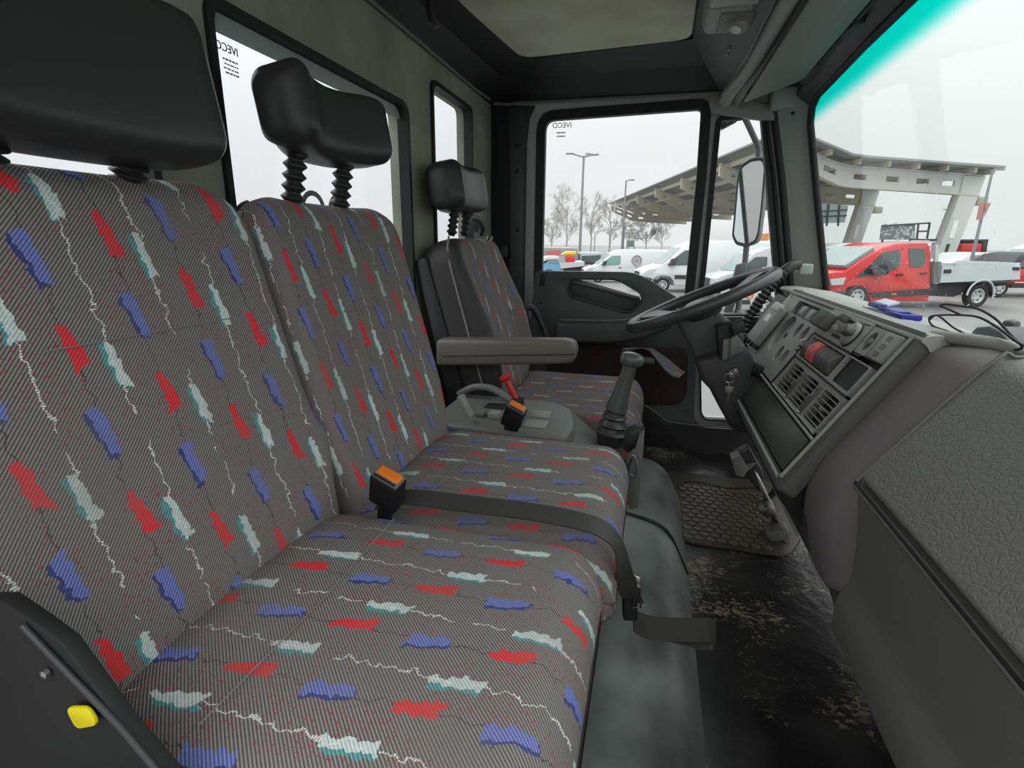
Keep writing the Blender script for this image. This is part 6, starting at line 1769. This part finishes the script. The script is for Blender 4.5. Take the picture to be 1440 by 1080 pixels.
# lamp posts
def lamp_post(foot, top, label, r, heads, name='lamp_post', group='lamp posts around the yard'):
    f_, t_ = Vector(foot), Vector(top)
    f_.x = t_.x; f_.y = t_.y
    o = thing(name, (f_.x, f_.y, 0), label, 'lamp post', group)
    lathe('post', [(r * 1.5, 0), (r * 1.2, 1.0), (r * .8, t_.z)], (f_.x, f_.y, 0), (0, 0, 1), M_pole, o, 8)
    for (dx, dy, dz, L_) in heads:
        e = t_ + Vector((dx, dy, dz))
        tube('lamp_arm', [t_ - Vector((0, 0, .1)), e], r * .6, M_pole, o, 6)
        dd = Vector((dx, dy, 0)).normalized() if abs(dx) + abs(dy) > 0 else Vector((1, 0, 0))
        obox('lamp_head', e - dd * .05 + Vector((0, 0, -.04)), dd * L_, Vector((-dd.y, dd.x, 0)) * L_ * .35, Vector((0, 0, L_ * .18)), M_pole, o, bev=.02)
    return o
lamp_post((0, 0, 0), (-5.359, 40.0, 7.714), 'tall lamp post with three lamp heads seen through the door window', .09, [(-.75, -.1, .12, .55), (.25, .4, .18, .6), (.55, -.15, .02, .55)])
lamp_post((0, 0, 0), (-3.19, 55.0, 7.562), 'thin lamp post behind the canopy roof edge', .09, [(.25, 0, .05, .6)])
lamp_post((0, 0, 0), (13.44, 28.0, 4.955), 'lamp post at the right carrying two red banners', .06, [(.15, 0, .03, .35)])
lamp_post((0, 0, 0), (21.822, 50.0, 4.528), 'lamp post left of the tapered column, under the beam', .07, [(-.15, 0, .03, .4)])
lamp_post((0, 0, 0), (-4.822, 60.0, 3.935), 'short pale post under the far canopy tip', .07, [(.1, 0, 0, .2)])
lamp_post((0, 0, 0), (-3.478, 62.0, 3.553), 'post with two floodlights beneath the canopy roof', .08, [(-.5, 0, 0, .6), (.35, 0, 0, .6)])
lamp_post((0, 0, 0), (-9.665, 90.0, 3.394), 'faint far lamp post between the bare trees', .08, [(1.0, 0, .2, .6)])
for i, (pp, lab) in enumerate((([(13.2, 27.9, 3.621), (13.367, 27.9, 3.62), (13.402, 27.9, 2.957), (13.222, 27.9, 2.957)], 'red banner hanging left of the lamp post'), ([(13.418, 27.9, 3.62), (13.615, 27.9, 3.647), (13.534, 27.9, 3.304), (13.506, 27.9, 3.073)], 'pointed red banner hanging right of the lamp post'))):
    b_ = plate('banner', pp, (0, .03, 0), mat('banner_red', rgb(192, 128, 120), .7), None, bev=0)
    tag(b_, lab, 'banner', 'banners on the lamp post')
# green board on posts and a traffic light among the trees
gs = thing('sign_board', (-2.42, 60.0, 1.669), 'small grey green sign board in front of the bare trees', 'sign')
g4 = [(-3.045, 60.0, 2.032), (-2.221, 60.0, 2.04), (-2.175, 60.0, 1.376), (-3.001, 60.0, 1.365)]
plate('board', g4, (0, .1, 0), mat('sign_greygreen', rgb(140, 154, 148), .6), gs, bev=.01)
for q in (0, 1): tube('sign_leg', [g4[3 - q], (g4[3 - q][0], g4[3 - q][1], 0)], .06, M_pole, gs, 6)

# bare trees
M_bark = mat('bark_haze', rgb(172, 168, 164), .9)  # bark and twigs lightened: distance haze is painted into their colour
M_twig = mat('twig_haze', rgb(190, 187, 184), .9)
def bare_tree(base, H, spread, seed, label):
    rnd = random.Random(seed)
    o = thing('bare_tree', base, label, 'tree', 'bare trees behind the yard')
    B = Vector(base)
    tr_pts = [B + Vector((rnd.uniform(-.1, .1) * i * .3, 0, H * .8 * i / 5)) for i in range(6)]
    tube('trunk', tr_pts, [.13 * H / 8 * (1 - i / 7) for i in range(6)], M_bark, o, 6)
    bv, bf, tv, tf = [], [], [], []
    def seg(a, b, ra, rb, fat):
        vs, fs = tube_data([a, b], [ra, rb], 3)
        V, F_ = (bv, bf) if fat else (tv, tf)
        k = len(V); V.extend(vs); F_.extend([tuple(k + j for j in f) for f in fs[:3]])
    def grow(p, d, L, r, lev):
        q = p + d * L
        seg(p, q, r, r * .6, lev < 2)
        if lev >= 5: return
        for k in range(4 if lev < 4 else 3):
            nd = (d + Vector((rnd.uniform(-1, 1) * .75, rnd.uniform(-1, 1) * .75, rnd.uniform(-.25, .55)))).normalized()
            grow(p + d * L * rnd.uniform(.45, 1.0), nd, L * rnd.uniform(.5, .74), max(.007, r * .6), lev + 1)
    nb = 13
    for k in range(nb):
        h = H * (.26 + .52 * k / nb)
        an = rnd.uniform(0, 2 * PI)
        d = Vector((math.cos(an) * .8, math.sin(an) * .8, .9)).normalized()
        i = min(4, int(h / (H * .8) * 5)); f = h / (H * .8) * 5 - i
        p = tr_pts[i].lerp(tr_pts[i + 1], max(0, min(1, f)))
        grow(p, d, spread * rnd.uniform(.4, .6), .045 * H / 8, 1)
    mesh('branches', bv, bf, M_bark, o, smooth=False)
    tg = mesh('twigs', tv, tf, M_twig, o, smooth=False); tag(tg, kind='stuff')
    return o
for i, (u, vt, y, sp, lab) in enumerate(((799, 268, 52, 2.6, 'bare birch tree left of the tall lamp post'), (834, 280, 54, 2.3, 'bare birch tree right of the tall lamp post'), (861, 280, 58, 2.0, 'bare tree rising above the far canopy tip'), (777, 300, 60, 1.8, 'low bare tree at the left edge of the door window'), (886, 312, 66, 1.9, 'bare tree behind the grey green sign board'), (911, 313, 70, 2.2, 'bare tree between sign board and canopy, left of a pair'), (933, 314, 70, 2.2, 'bare tree nearest the window divider'))):
    pass
TREES = [((-8.296, 52.0, 6.464), 2.6), ((-7.301, 64.0, 6.561), 2.6), ((-4.648, 58.0, 6.107), 2.0), ((-11.218, 60.0, 4.825), 1.8), ((-3.078, 66.0, 4.142), 1.9), ((-1.109, 70.0, 4.197), 2.2), ((0.914, 84.0, 4.56), 2.6)]
LABS = ('bare birch tree left of the tall lamp post', 'bare birch tree right of the tall lamp post', 'bare tree rising above the far canopy tip', 'low bare tree at the left edge of the door window', 'bare tree behind the grey green sign board', 'bare tree between the sign board and the next tree', 'bare tree nearest the window divider')
for i, ((p, sp_w), lab) in enumerate(zip(TREES, LABS)):
    bare_tree((p[0], p[1], 0), p[2], sp_w, 11 + i, lab)
